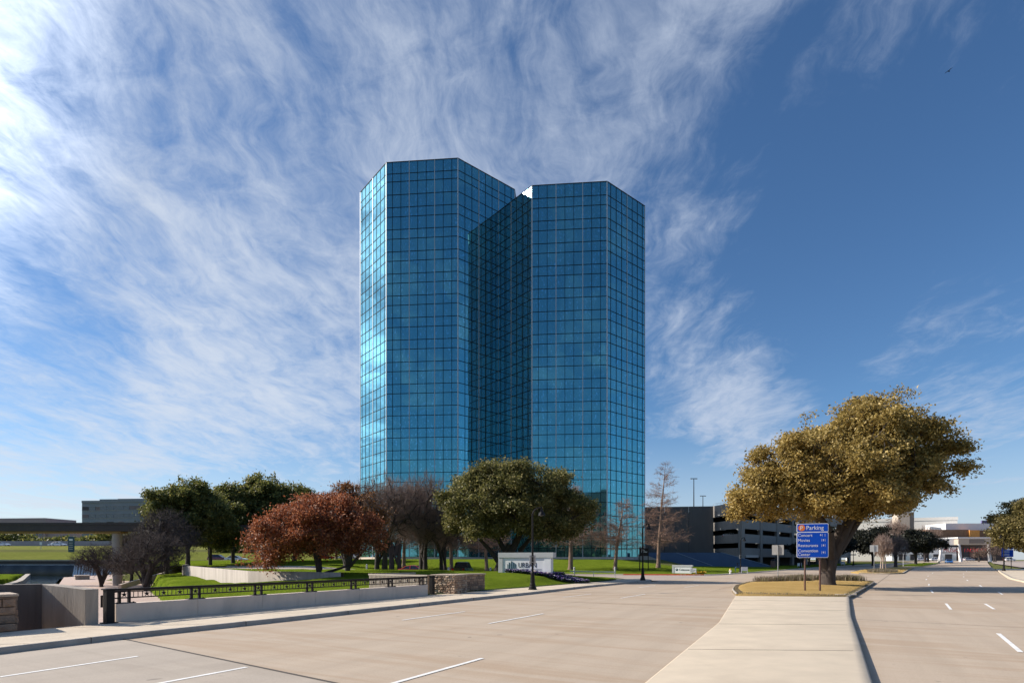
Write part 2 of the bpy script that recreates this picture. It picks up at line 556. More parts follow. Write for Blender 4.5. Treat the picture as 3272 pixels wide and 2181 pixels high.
pbr('fall_white', (0.62, 0.66, 0.70), 0.5, var=0.3, scale=2.0, stretch=(4.0, 4.0, 0.5))
pbr('track_beam', (0.075, 0.062, 0.058), 0.85, var=0.15, scale=0.6, stretch=(1, 1, 0.3))
pbr('track_soffit', (0.34, 0.22, 0.09), 0.8)
pbr('column_concrete', (0.46, 0.39, 0.33), 0.85, var=0.1, scale=1.2)
pbr('asphalt', (0.16, 0.155, 0.15), 0.9, var=0.12, scale=1)
pbr('barrier', (0.30, 0.29, 0.28), 0.85, var=0.1, scale=0.5)
pbr('stone_a', (0.40, 0.27, 0.18), 0.9, var=0.28, scale=5, bump=0.7, bscale=22)
pbr('stone_b', (0.31, 0.205, 0.14), 0.9, var=0.28, scale=5, bump=0.7, bscale=22)
pbr('stone_c', (0.46, 0.345, 0.25), 0.9, var=0.25, scale=5, bump=0.7, bscale=22)
pbr('stone_d', (0.235, 0.165, 0.12), 0.9, var=0.25, scale=5, bump=0.7, bscale=22)
pbr('mortar', (0.12, 0.09, 0.07), 0.95)
pbr('coping_stone', (0.45, 0.36, 0.28), 0.85, var=0.15, scale=3, bump=0.3, bscale=20)
pbr('car_glass', (0.012, 0.016, 0.02), 0.05, spec=0.8)
pbr('tyre', (0.012, 0.012, 0.013), 0.85)
pbr('rim', (0.45, 0.46, 0.47), 0.3, metal=0.8)
pbr('lamp_clear', (0.75, 0.77, 0.78), 0.15, spec=0.8)
pbr('lamp_red', (0.45, 0.01, 0.01), 0.25)
for nm, c in (('white', (0.74, 0.75, 0.76)), ('silver', (0.42, 0.43, 0.45)), ('black', (0.012, 0.012, 0.014)), ('red', (0.42, 0.02, 0.02)),
              ('blue', (0.012, 0.10, 0.33)), ('grey', (0.16, 0.165, 0.17)), ('maroon', (0.16, 0.02, 0.03))):
    pbr('car_' + nm, c, 0.25, spec=0.6, coat=0.6)
pbr('hall_white', (0.74, 0.70, 0.64), 0.8, var=0.03, scale=0.2)
pbr('hall_bright', (0.80, 0.79, 0.78), 0.7)
pbr('hall_tan', (0.50, 0.42, 0.34), 0.8)
pbr('hall_taupe', (0.24, 0.20, 0.17), 0.8)
pbr('hall_brown', (0.20, 0.105, 0.055), 0.7, var=0.06, scale=0.4)
pbr('hall_orange', (0.62, 0.27, 0.06), 0.7)
pbr('hall_dark', (0.045, 0.04, 0.042), 0.6)
pbr('hall_brick', (0.17, 0.10, 0.08), 0.8)
pbr('office_band', (0.21, 0.23, 0.25), 0.6, var=0.05, scale=0.2)
pbr('office_window', (0.10, 0.125, 0.15), 0.2, spec=0.6)
pbr('office_trim', (0.36, 0.37, 0.39), 0.6)
pbr('office_pink', (0.34, 0.26, 0.25), 0.8)
pbr('office_blind', (0.17, 0.135, 0.135), 0.6)
pbr('beige_block', (0.42, 0.40, 0.30), 0.8, var=0.05, scale=0.2)
pbr('hydrant_white', (0.78, 0.77, 0.74), 0.4)
pbr('hydrant_yellow', (0.72, 0.46, 0.06), 0.4)
pbr('banner_violet', (0.14, 0.12, 0.26), 0.5)
pbr('banner_red', (0.42, 0.03, 0.06), 0.5)
pbr('weathered_shaded_wall', (0.12, 0.10, 0.09), 0.9, var=0.3, scale=2.0, bump=0.3, bscale=20, stain=(0.05, 0.04, 0.035), stain_amt=0.7, stain_scale=1.0, stretch=(1, 1, 0.12))  # weathered concrete, with the wing's deep shade painted into the colour
pbr('soil', (0.06, 0.042, 0.03), 0.95)
# ---------------------------------------------------------------- ground, roads, water
def zr(y):
    return np.clip((np.asarray(y, float) - 90.0) * 0.009, 0.0, 1.9)


def resample(poly, step):
    poly = np.asarray(poly, float)
    d = np.r_[0, np.cumsum(np.hypot(*np.diff(poly, axis=0).T))]
    n = max(2, int(d[-1] / step) + 1)
    s = np.linspace(0, d[-1], n)
    return np.stack([np.interp(s, d, poly[:, 0]), np.interp(s, d, poly[:, 1])], 1)


def smooth_line(poly, step=0.5, win=9):
    p = resample(poly, step)
    k = np.ones(win) / win
    q = p.copy()
    for c in range(2):
        e = np.pad(p[:, c], win // 2, mode='reflect', reflect_type='odd')
        q[:, c] = np.convolve(e, k, 'valid')
    return q


def inside(px, py, poly):
    poly = np.asarray(poly, float)
    res = np.zeros(px.shape, bool)
    n = len(poly)
    for i in range(n):
        x0, y0 = poly[i]
        x1, y1 = poly[(i + 1) % n]
        c = ((y0 > py) != (y1 > py)) & (px < (x1 - x0) * (py - y0) / (y1 - y0 + 1e-12) + x0)
        res ^= c
    return res


def seg_dist(px, py, poly, closed=True):
    poly = np.asarray(poly, float)
    best = np.full(px.shape, 1e9)
    n = len(poly)
    for i in range(n if closed else n - 1):
        a, b = poly[i], poly[(i + 1) % n]
        d = b - a
        t = np.clip(((px - a[0]) * d[0] + (py - a[1]) * d[1]) / (d @ d + 1e-12), 0, 1)
        best = np.minimum(best, np.hypot(px - a[0] - t * d[0], py - a[1] - t * d[1]))
    return best


def axis(parts):
    out = []
    for a, b, s in parts:
        out += list(np.arange(a, b, s))
    out.append(parts[-1][1])
    return np.array(out)


# one sheet that reaches the horizon; it dips under the lawns and the canal and climbs to the highway bank
gx = axis([(-4000, -600, 400), (-600, -160, 20), (-160, 160, 4), (160, 600, 20), (600, 4000, 400)])
gy = axis([(-2500, -300, 300), (-300, -20, 20), (-20, 300, 4), (300, 700, 20), (700, 5000, 400)])
GX, GY = np.meshgrid(gx, gy)
left = np.interp(GY, [-50, 156, 160, 180, 195, 199, 260, 2000], [-6, -6, 2.1, 4.9, 6.8, 6.9, 7.0, 7.0])
mid = np.interp(GY, [-50, 104, 112, 118, 2000], [-6, -6, 1.2, 2.2, 2.3])
right = zr(GY) - 0.35
wl = np.clip((-70 - GX) / 25, 0, 1)
wr = np.clip((GX - 32) / 10, 0, 1)
near_left = (GY < 100)
wr = np.where(near_left, np.clip((GX - (-15 + 0.55 * GY)) / 6, 0, 1), wr)
GZ = (left * wl + mid * (1 - wl)) * (1 - wr) + right * wr
ground = link('ground', grid_mesh(np.stack([GX, GY, GZ], -1), MAT['ground_far'], 'ground'))
tag(ground, kind='structure')

# ---- the carriageways as one sheet from kerb to kerb
L_EDGE = [(-28.5, -15), (-11.9, 13.1), (-10.9, 15.6), (-8.65, 19.1), (-4.26, 26.8), (-2.1, 30.5), (1.24, 35.8), (6.3, 45.2),
          (11.4, 52.8), (14.3, 57.0), (30.5, 81.6), (44, 98), (60, 117), (80, 140), (135, 200), (200, 268)]
R_EDGE = [(-6, -15), (17.8, 15), (36.6, 37), (58, 66), (94.6, 110), (119, 140), (169, 200), (226, 268)]
ly = np.array(L_EDGE)
ry = np.array(R_EDGE)
ys = axis([(-15, 100, 1.0), (100, 268, 4.0)])
LX = np.interp(ys, ly[:, 1], ly[:, 0])
RX = np.interp(ys, ry[:, 1], ry[:, 0])
tt = np.linspace(0, 1, 24)
RP = np.zeros((len(ys), 24, 3))
RP[:, :, 0] = LX[:, None] + (RX - LX)[:, None] * tt
RP[:, :, 1] = ys[:, None]
RP[:, :, 2] = zr(ys)[:, None]
road = tag(link('road', grid_mesh(RP, MAT['road_concrete'], 'road')), kind='structure')
# cross street in the distance
cs = MB().add([(60, 258, 1.50), (420, 258, 1.52), (420, 282, 1.7), (60, 282, 1.7)], [(0, 1, 2, 3)]).build('cross_street', MAT['road_concrete'])
tag(cs, kind='structure')

# greyer bridge deck in the foreground, bounded by the expansion joint
deck = MB().add([(-28.2, -15, .004), (-11.75, 13.1, .004), (-10.85, 15.5, .004), (-10.35, 15.3, .004), (-3.15, 10.05, .004), (2.2, 6.1, .004), (6.0, -15, .004)],
                [tuple(range(6, -1, -1))]).build('bridge_deck', MAT['deck_concrete'])
tag(deck, kind='structure')


def strip(line, wdt, z, name, mat, parent=None, rise=False):
    line = np.asarray(line, float)
    d = np.gradient(line, axis=0)
    d /= np.hypot(d[:, 0], d[:, 1])[:, None] + 1e-9
    nrm = np.stack([-d[:, 1], d[:, 0]], 1)
    P = np.zeros((2, len(line), 3))
    P[0, :, :2] = line - nrm * wdt / 2
    P[1, :, :2] = line + nrm * wdt / 2
    P[:, :, 2] = z + (zr(line[:, 1])[None] if rise else 0)
    return link(name, grid_mesh(P, mat, name, smooth=False), parent)


for line, wd in (([(-10.9, 15.72), (-3.15, 10.05), (2.3, 6.05)], 0.075), ([(-1.6, 31.2), (3, 29.4), (9.4, 25.8)], 0.045),
                 ([(4.6, 35.4), (9, 34.3), (13.2, 33.1)], 0.035), ([(12.4, 21.0), (16, 18.6), (21.5, 15)], 0.03),
                 ([(18.9, 31.2), (24, 29), (31.5, 25.5)], 0.035), ([(33.2, 51.0), (40, 46.6), (45, 43.6)], 0.035),
                 ([(34.4, 53), (45, 68), (57, 85)], 0.05),
                 ([(30.8, 66), (24, 56), (19, 48), (14, 39.5)], 0.018)):
    strip(resample(line, 1.5), wd, 0.008, 'joint', MAT['joint'], road)

# ---- painted lane dashes
DASH = [((-9.6, 10.56), (-8.52, 12.83)), ((-6.9, 8.9), (-5.43, 11.52)), ((-2.7, 9.0), (-0.66, 12.57)), ((-4.0, 20.5), (-2.0, 23.9)),
        ((-0.8, 19.4), (1.28, 23.0)), ((3.0, 33), (5.1, 36.3)), ((6.2, 32.2), (8.5, 36.0)), ((10.0, 44.5), (12.3, 48.3)),
        ((13.8, 45.0), (16.1, 48.5)), ((17.6, 56.6), (19.9, 59.8)), ((21.0, 55.0), (23.3, 58.2)), ((29.3, 67), (31.7, 70)), ((25.6, 68.5), (28, 71.5)),
        ((19.4, 24.9), (21.8, 28.3)), ((27.8, 37.2), (30.2, 40.6)), ((35.6, 48.1), (37.9, 51.2)), ((45.2, 61.5), (47.4, 64.4)),
        ((55.2, 74.8), (57.4, 77.6)), ((67.4, 90.4), (69.8, 93.4)), ((81.6, 108), (84.0, 111)), ((96, 126), (98.4, 129)),
        ((12.1, 13.4), (14.5, 16.8)), ((21.4, 25.0), (23.6, 28.1)), ((31.0, 35.6), (33.3, 38.6)), ((38.2, 45.8), (40.4, 48.7)), ((47.6, 58.8), (49.8, 61.7)),
        ((57.2, 71.3), (59.4, 74.1)), ((69.4, 86.6), (71.8, 89.6)), ((82.6, 102.4), (85, 105.4)), ((97, 120), (99.4, 123))]
for a, b in DASH:
    strip(resample([a, b], 3), 0.11, 0.010, 'lane_marking', MAT['paint_white'], road, True)

# ---- left kerb and pavement
KERB_L = smooth_line([(-28.5, -15), (-11.9, 13.1), (-10.9, 15.6), (-8.65, 19.1), (-4.26, 26.8), (-2.1, 30.5), (1.24, 35.8), (6.3, 45.2),
                      (11.4, 52.8), (14.2, 56.8), (14.8, 59.6), (13.2, 62.0), (8.0, 64.2), (-5, 65.6), (-20, 66.6), (-31, 69)], 0.5, 9)
BACK_L = [(-21.5, 3.4), (-13.0, 18.5), (-4.9, 32.9), (-1.8, 37.6), (1.36, 42.2), (6.4, 50.0), (9.4, 54.8), (10.6, 57.4), (10.6, 59.6), (9.0, 61.6), (6.0, 62.9)]


def kerb(line, name, mat, z_top=0.15, width=0.17, side=1, parent=None, z_bot=-0.3, zf=None):
    line = np.asarray(line, float)
    d = np.gradient(line, axis=0)
    d /= np.hypot(d[:, 0], d[:, 1])[:, None] + 1e-9
    nrm = np.stack([-d[:, 1], d[:, 0]], 1) * side
    z = zr(line[:, 1]) if zf is None else zf(line)
    prof = [(0.0, z_bot), (0.0, z_top - 0.03), (0.03, z_top), (width, z_top), (width, z_bot)]
    P = np.zeros((len(prof), len(line), 3))
    for i, (o, h) in enumerate(prof):
        P[i, :, :2] = line + nrm * o
        P[i, :, 2] = h + z
    o = link(name, grid_mesh(P, mat, name, flip=(side > 0), smooth=False), parent)
    return o


walk_line = smooth_line([p for p in [(-28.5, -15), (-11.9, 13.1), (-10.9, 15.6), (-8.65, 19.1), (-4.26, 26.8), (-2.1, 30.5), (1.24, 35.8),
                                     (6.3, 45.2), (11.4, 52.8), (14.2, 56.8), (14.8, 59.6), (13.2, 62.0), (8.0, 64.2)]], 0.5, 9)
back_line = resample([(-33, -15.2)] + BACK_L, 0.5)
nk = 140
wa = resample(walk_line, np.hypot(*np.diff(walk_line, axis=0).T).sum() / (nk - 1) * 0.9999)[:nk]
wb = resample(back_line, np.hypot(*np.diff(back_line, axis=0).T).sum() / (nk - 1) * 0.9999)[:nk]
d_ = np.gradient(wa, axis=0)
d_ /= np.hypot(d_[:, 0], d_[:, 1])[:, None]
wa_in = wa + np.stack([-d_[:, 1], d_[:, 0]], 1) * 0.165
SW = np.zeros((2, nk, 3))
SW[0, :, :2] = wa_in
SW[1, :, :2] = wb
SW[:, :, 2] = 0.146
pave = tag(link('pavement', grid_mesh(SW, MAT['walk_concrete'], 'pavement', flip=False, smooth=False)), kind='structure')
kl = kerb(KERB_L, 'kerb', MAT['kerb_concrete'], side=1)
tag(kl, kind='structure')
# pavement joints every few metres, following the kerb's normal
for k in range(0, nk, 7):
    a, b = wa[k], wb[k]
    if np.hypot(*(a - b)) > 6:
        continue
    strip(resample([wa_in[k], b], 1.0), 0.022, 0.150, 'joint', MAT['joint'], pave)
# kerb joints
for k in range(6, len(KERB_L) - 30, 9):
    a = KERB_L[k]
    dd = (KERB_L[k + 1] - KERB_L[k - 1])
    dd /= np.hypot(*dd)
    nn = np.array([-dd[1], dd[0]])
    j = MB().bar((*(a - nn * .004), .0), (*(a - nn * .004), .152), .02, .01, up=(*dd, 0))
    j.bar((*(a - nn * .004), .15), (*(a + nn * .17), .15), .022, .006)
    j.build('joint', MAT['joint'], kl)

# ---- medians
MED_L = [(-3.6, -2), (2.36, 10.0), (7.2, 19.6), (13.5, 34.0)]
MED_R = [(18.8, 31.4), (12.7, 21.1), (9.0, 14.6), (6.4, 10.05), (-0.4, -2)]
ml = resample(MED_L, 1.0)
mr = resample(MED_R[::-1], 1.0)
nm_ = 60
ml = resample(MED_L, np.hypot(*np.diff(np.array(MED_L), axis=0).T).sum() / (nm_ - 1) * .9999)[:nm_]
mr_ = np.array(MED_R[::-1])
mr = resample(mr_, np.hypot(*np.diff(mr_, axis=0).T).sum() / (nm_ - 1) * .9999)[:nm_]
prof = [(0.0, -0.3), (0.0, 0.018), (0.03, 0.024)]
cols = []
for f, z in prof:
    cols.append(np.c_[ml + (mr - ml) * 0 + np.array([f, 0]), np.full(nm_, z)])
for f, z in ((-0.22, 0.14), (-0.04, 0.135), (0.0, 0.10), (0.0, -0.3)):
    cols.append(np.c_[mr + np.array([f, 0]), np.full(nm_, z)])
median = tag(link('median', grid_mesh(np.stack(cols), MAT['median_concrete'], 'median', flip=True, smooth=False)), kind='structure')
for k in range(8, nm_, 9):
    a_, b_ = ml[k] + [.05, 0], mr[k] - [.22, 0]
    MB().bar((*a_, .0255), (*b_, .1405), .022, .006).build('joint', MAT['joint'], median)

ISL = smooth_line([(13.5, 34.0), (15.2, 39.0), (17.6, 44.6), (21.5, 51.6), (26.6, 57.4), (31.8, 59.4), (34.8, 57.4), (34.6, 53.8), (33.1, 51.4),
                   (28.0, 44.2), (23.0, 37.2), (18.8, 31.4)], 0.5, 3)


def island(line, name, mat, z_top, mound, parent=None, rings=7, power=0.6):
    line = np.asarray(line, float)
    c = line.mean(0)
    P = np.zeros((rings + 2, len(line), 3))
    for i, s in enumerate([1.0] + list(np.linspace(1, 0.02, rings + 1))):
        P[i, :, :2] = c + (line - c) * s
        P[i, :, 2] = zr(line[:, 1]) + (-0.3 if i == 0 else z_top + mound * (1 - s) ** power * 1.0)
    P = np.concatenate([P, P[:, :1]], 1)
    return link(name, grid_mesh(P, mat, name, flip=True), parent)


isl = tag(island(ISL, 'median_grass', MAT['dry_grass'], 0.14, 0.20), kind='structure')
kerb(ISL, 'kerb', MAT['kerb_concrete'], z_top=0.17, side=-1, width=0.16, parent=isl, z_bot=-0.25)
# little inlet slab by the kerb
MB().prism([(18.7, 32.6), (20.2, 33.0), (20.6, 33.7), (19.2, 33.6)], 0.1, 0.185).build('inlet_slab', MAT['median_concrete'], isl)
ISL2 = smooth_line([(54.5, 88.5), (57.5, 85.6), (61.5, 88.5), (72, 102.5), (90, 126), (91, 129), (88, 129.5), (70, 112), (56.5, 94)], 0.8, 3)
isl2 = tag(island(ISL2, 'median_grass', MAT['dry_grass'], 0.14, 0.16), kind='structure')
kerb(ISL2, 'kerb', MAT['kerb_concrete'], z_top=0.17, side=1, width=0.2, parent=isl2, z_bot=-0.25)
ISL3 = smooth_line([(97, 140), (101, 138.5), (134, 178), (150, 197), (147, 199), (128, 180), (103, 151)], 1.5, 3)
isl3 = tag(island(ISL3, 'median_grass', MAT['lawn_green'], 0.14, 0.2), kind='structure')
kerb(ISL3, 'kerb', MAT['kerb_concrete'], z_top=0.17, side=1, width=0.2, parent=isl3, z_bot=-0.25)

# ---- right-hand pavement and the verge behind it
RK = smooth_line([(36.6, 37), (55.5, 62.6), (58.4, 66.2), (94.2, 109.4), (96.5, 112.6), (99.6, 114.5), (104, 115)], 0.6, 9)
RB = resample([(44, 30), (63, 56), (66, 61), (95.5, 97), (98, 99.5), (101, 101), (105, 102)], 0.6)
n3 = 90
ra = resample(RK, np.hypot(*np.diff(RK, axis=0).T).sum() / (n3 - 1) * .9999)[:n3]
rb = resample(RB, np.hypot(*np.diff(RB, axis=0).T).sum() / (n3 - 1) * .9999)[:n3]
SP = np.zeros((2, n3, 3))
SP[0, :, :2], SP[1, :, :2] = ra, rb
SP[:, :, 2] = 0.146 + zr(SP[:, :, 1])
rp = tag(link('pavement', grid_mesh(SP, MAT['walk_concrete'], 'pavement', flip=True, smooth=False)), kind='structure')
kerb(RK, 'kerb', MAT['walk_concrete'], z_top=0.152, side=-1, width=0.3, parent=rp)
MB().add([(44, 29, .13), (250, 20, .1), (250, 112, .5), (105, 102, .24), (98, 99.5, .2), (66, 61, .13)], [(0, 1, 2, 3, 4, 5)]).build('verge', MAT['lawn_green'])
tag(bpy.data.objects['verge'], kind='structure')
MB().add([(112, 122, .3), (260, 130, .6), (290, 262, 1.45), (222, 262, 1.45), (170, 199, .96)], [(0, 1, 2, 3, 4)]).build('verge', MAT['drive_concrete'])
tag(bpy.data.objects['verge.001'], kind='structure')

# ---- driveway in front of the towers
DRIVE = [(14.0, 57.2), (14.8, 59.6), (13.2, 62.0), (8.0, 64.2), (-5, 65.6), (-20, 66.6), (-31, 69), (-44, 78), (-46, 90), (-32, 86.0), (-5, 83.2), (17, 81.2),
         (27.0, 79.6), (30.4, 81.8), (31.0, 82.0), (16.0, 57.0)]


def zdrive(x):
    return np.clip((-15 - np.asarray(x, float)) * 0.07, 0.0, 1.10)


near = resample([(15.5, 57.6), (14.8, 59.6), (13.2, 62.0), (8.0, 64.2), (-5, 65.6), (-20, 66.6), (-31, 69), (-46, 78)], 1.0)
far = resample([(31.2, 82.0), (27.0, 79.6), (17, 81.2), (-5, 83.2), (-32, 86.0), (-48, 91)], 1.0)
nd_ = 60
na = resample(near, np.hypot(*np.diff(near, axis=0).T).sum() / (nd_ - 1) * .9999)[:nd_]
fb = resample(far, np.hypot(*np.diff(far, axis=0).T).sum() / (nd_ - 1) * .9999)[:nd_]
tt = np.linspace(0, 1, 12)
DP = np.zeros((12, nd_, 3))
DP[:, :, :2] = na[None] + (fb - na)[None] * tt[:, None, None]
DP[:, :, 2] = zdrive(DP[:, :, 0]) - 0.004
drive = tag(link('driveway', grid_mesh(DP, MAT['drive_concrete'], 'driveway', flip=False)), kind='structure')
FARK = smooth_line([(-46, 90.6), (-32, 86.0), (-5, 83.2), (17, 81.2), (27.0, 79.6), (29.8, 80.8), (31.4, 83.2), (36.0, 88.6), (44, 98.2), (60, 117.4), (80, 140.4), (120, 184)], 0.6, 7)
fk = tag(kerb(FARK, 'kerb', MAT['walk_concrete'], z_top=0.15, side=1, width=0.25, zf=lambda l: np.maximum(zdrive(l[:, 0]), zr(l[:, 1]))), kind='structure')
red = FARK[(FARK[:, 0] > 16.0) & (FARK[:, 0] < 27.6)]
redk = kerb(red - np.array([0, 0.012]), 'red_kerb_paint', MAT['paint_red'], z_top=0.158, side=1, width=0.28, parent=fk, zf=lambda l: np.zeros(len(l)))
for txt, x in (("FIRE LANE", 24.1), ("NO PARKING", 26.0)):
    k = int(np.argmin(np.abs(FARK[:, 0] - x)))
    letters(txt, 0.14, MAT['paint_white'], fk, (FARK[k][0] - .5, FARK[k][1] - 0.02, 0.03), (R(90), 0, R(-8)), depth=0.004, sx=1.3)

# ---- lawn heights on the canal side: scattered spot levels, blended
SPOTS = np.array([
    (-60, 80, -1.95), (-100, 133, -2.0), (-64, 91, -1.9), (-30, 45, -2.0), (-22, 30, -2.0), (-16, 22, -2.0), (-55, 80, -1.75), (-80, 120, -1.9), (-44, 62, -1.9),
    (-48.7, 75, -1.34), (-49, 80, -1.04), (-60, 108, 1.3), (-66, 112, 1.1), (-36, 60, -1.0), (-30, 52, -0.75), (-20, 40, -0.75), (-26, 48, -0.25), (-22.8, 48.2, 0.31), (-35, 64, 0.1),
    (-48, 84, 0.5), (-13.8, 43.6, 1.05), (-15.7, 46, 0.62), (-18, 44, 0.4), (-10, 38, 0.35), (-7, 34, 0.0), (-12, 25, -1.7), (-14, 32, -1.2), (-9, 30, -1.1), (-11, 34, -.5),
    (-5, 48, 1.32), (0, 48, 1.3), (4, 51, 1.15), (8, 55.5, 0.62), (-8, 46, 1.3), (-12, 50, 1.2), (-3, 44, 0.85), (2, 47, 0.95), (-6, 41, 0.7), (-3, 40, .45), (0, 58, 1.1), (-8, 58, 1.1), (-16, 60, 1.1),
    (-3.4, 37.2, 0.16), (-1.8, 37.8, 0.16), (1.2, 42.4, 0.16), (3.5, 46, 0.16), (6.3, 50.2, 0.16), (9.2, 55, 0.16), (10.4, 58, .16),
    (-49.2, 81, .35), (-45, 74.5, .30), (-39, 67, .25), (-33.5, 59.5, .25), (-28, 52.5, .25), (-24.5, 47.8, .25), (-20.5, 45.6, .45), (-17, 43.8, .7),
    (-30, 75, 1.15), (-40, 95, 1.3), (-55, 120, 1.6), (-30, 110, 1.9), (-80, 140, 2.0), (-70, 128, 1.6), (-95, 160, 2.0),
    (-95, 100, -1.3), (-130, 140, -1.5), (-120, 110, -0.9), (-150, 120, -0.6), (-80, 70, -1.4), (-60, 40, -1.6), (-45, 20, -1.8),
])


def lawn_h(x, y):
    num = np.zeros(x.shape)
    den = np.zeros(x.shape)
    for sx, sy, sz in SPOTS:
        d2 = (x - sx) ** 2 + (y - sy) ** 2 + 6.0
        wgt = d2 ** -1.75
        num += wgt * sz
        den += wgt
    return num / den


WATER = [(-190, 157), (-112, 157), (-106, 132), (-65, 79), (-38, 42), (-18, 14), (-38, 14), (-60, 58), (-88, 100), (-126, 146), (-190, 150)]
PROM = [(-111, 157), (-105, 132), (-64, 79), (-37, 42), (-17, 14), (-6, 14), (-23, 40), (-49.5, 78), (-53, 92), (-84, 132), (-92, 157)]
RETAIN = [(-50, 86.5), (-46.5, 79), (-40, 70.5), (-31, 59), (-22.8, 48.6), (-13.6, 44.2)]

edge = resample([(-30, -12)] + BACK_L[:-2] + [(12.5, 60)], 0.8)
vs_ = axis([(0, 4, 0.5), (4, 84, 0.8), (84, 210, 2.5)])
LP = np.zeros((len(vs_), len(edge), 3))
LP[:, :, 0] = edge[None, :, 0] - 0.75 * vs_[:, None]
LP[:, :, 1] = edge[None, :, 1] + 0.66 * vs_[:, None]
X_, Y_ = LP[:, :, 0], LP[:, :, 1]
H_ = lawn_h(X_, Y_)
first = np.clip(vs_ / 2.0, 0, 1)[:, None]
on_ground = (edge[:, 1] > 36.5)[None, :]
H_ = np.where(on_ground, 0.13 * (1 - first) + np.maximum(H_, 0.13) * first, np.minimum(H_, 0.0 + 0 * H_ + np.where(vs_[:, None] < 5, -0.9, 9)))
behind_wall = inside(X_, Y_, RETAIN + [(-8, 52), (-8, 66), (-31, 69), (-44, 80), (-46, 92), (-50, 100)])
rd = seg_dist(X_, Y_, RETAIN, closed=False)
H_ = np.where(behind_wall & (rd > 1.6), np.maximum(H_, 1.12), H_)
H_ = np.where(behind_wall & (rd <= 1.6), np.minimum(H_, 0.75), H_)
SHORE = [(-114, 157), (-108, 132), (-67, 79), (-40, 42), (-20, 14), (-15, 14), (-35, 42), (-62, 79), (-103, 132), (-109, 157)]
for poly, z in ((SHORE, -4.2), (WATER, -4.2), (PROM, -2.15)):
    H_ = np.where(inside(X_, Y_, poly), z, H_)
ind = inside(X_, Y_, DRIVE) & True
H_ = np.where(ind, zdrive(X_) - 0.14, H_)
dd_ = seg_dist(X_, Y_, DRIVE)
H_ = np.where(~ind & (dd_ < 2.5), np.minimum(H_, zdrive(X_) + 0.10 + np.maximum(0, dd_ - .4) * 0.45), H_)
H_ = np.where((Y_ > 84.5) & (X_ > -44), -3.0, H_)
H_ += 0.05 * np.sin(X_ * 0.9 + Y_ * 0.4) * np.sin(Y_ * 0.7 - X_ * 0.3) * np.clip(vs_ / 6, 0, 1)[:, None]
LP[:, :, 2] = H_
lawn = tag(link('lawn', grid_mesh(LP, MAT['lawn_green'], 'lawn', flip=True)), kind='structure')

# lawn that climbs from the driveway to the foot of the towers
e2 = resample([(-75, 98), (-46, 90.8), (-32, 86.2), (-5, 83.4), (17, 81.4), (27.0, 79.8), (29.7, 81.0), (31.2, 83.4), (35.8, 88.8), (43.8, 98.4), (52, 108)], 1.0)
v2 = axis([(0.2, 3, 0.4), (3, 46, 1.0)])
L2 = np.zeros((len(v2), len(e2), 3))
L2[:, :, 0] = e2[None, :, 0] - 0.02 * v2[:, None]
L2[:, :, 1] = e2[None, :, 1] + v2[:, None]
base2 = zdrive(e2[:, 0])[None, :] + 0.13
climb = np.clip((L2[:, :, 1] - (e2[None, :, 1] + 1.0)) / (118.5 - (e2[None, :, 1] + 1.0)), 0, 1)
climb = climb * climb * (3 - 2 * climb) * 0.6 + climb * 0.4
topz = np.interp(L2[:, :, 0], [-80, -30, 22, 34, 50], [1.9, 2.32, 2.32, 0.9, 0.6])
L2[:, :, 2] = base2 + (topz - base2) * climb + 0.05 * np.sin(L2[:, :, 0] * .7) * np.sin(L2[:, :, 1] * .9) * np.clip(v2 / 5, 0, 1)[:, None]
lawn2 = tag(link('lawn', grid_mesh(L2, MAT['lawn_green'], 'lawn', flip=True)), kind='structure')


def lawn2_z(x, y):
    i = np.unravel_index(np.argmin((L2[:, :, 0] - x) ** 2 + (L2[:, :, 1] - y) ** 2), L2.shape[:2])
    return float(L2[i][2])


def lawn_z(x, y):
    i = np.unravel_index(np.argmin((LP[:, :, 0] - x) ** 2 + (LP[:, :, 1] - y) ** 2), LP.shape[:2])
    return float(LP[i][2])


# grass in front of the garage, shaded
MB().add([(46, 101, .2), (60, 118.2, .42), (80, 141, .66), (122, 186, 1.1), (116, 192, 1.1), (58, 133, .62), (48, 126, .5), (40, 118, .5)], [tuple(range(8))]).build('verge', MAT['lawn_green'])
tag(bpy.data.objects['verge.002'], kind='structure')

# ---- canal: water, promenade
MB().add([(x, y, -2.3) for x, y in WATER], [tuple(range(len(WATER) - 1, -1, -1))]).build('canal_water', MAT['water'])
tag(bpy.data.objects['canal_water'], kind='structure')
MB().prism(PROM, -2.6, -1.9).build('promenade', MAT['paver'])
tag(bpy.data.objects['promenade'], kind='structure')
for k in range(26):                                             # paving courses across the promenade
    f = k / 25
    a = np.array([-64, 79]) * (1 - f) + np.array([-37, 42]) * f
    b = np.array([-49.5, 78]) * (1 - f) + np.array([-24, 41]) * f
    strip(resample([a, b], 4), 0.10, -1.892, 'paving_course', MAT['column_concrete'], bpy.data.objects['promenade'])
MB().prism([(-126, 146), (-88, 100), (-56, 58), (-55.3, 58.4), (-87.2, 100.5), (-125.3, 146.6)], -2.8, -1.45).build('canal_edge', MAT['kerb_concrete'])
tag(bpy.data.objects['canal_edge'], 'low concrete edge along the far bank of the canal', 'wall')
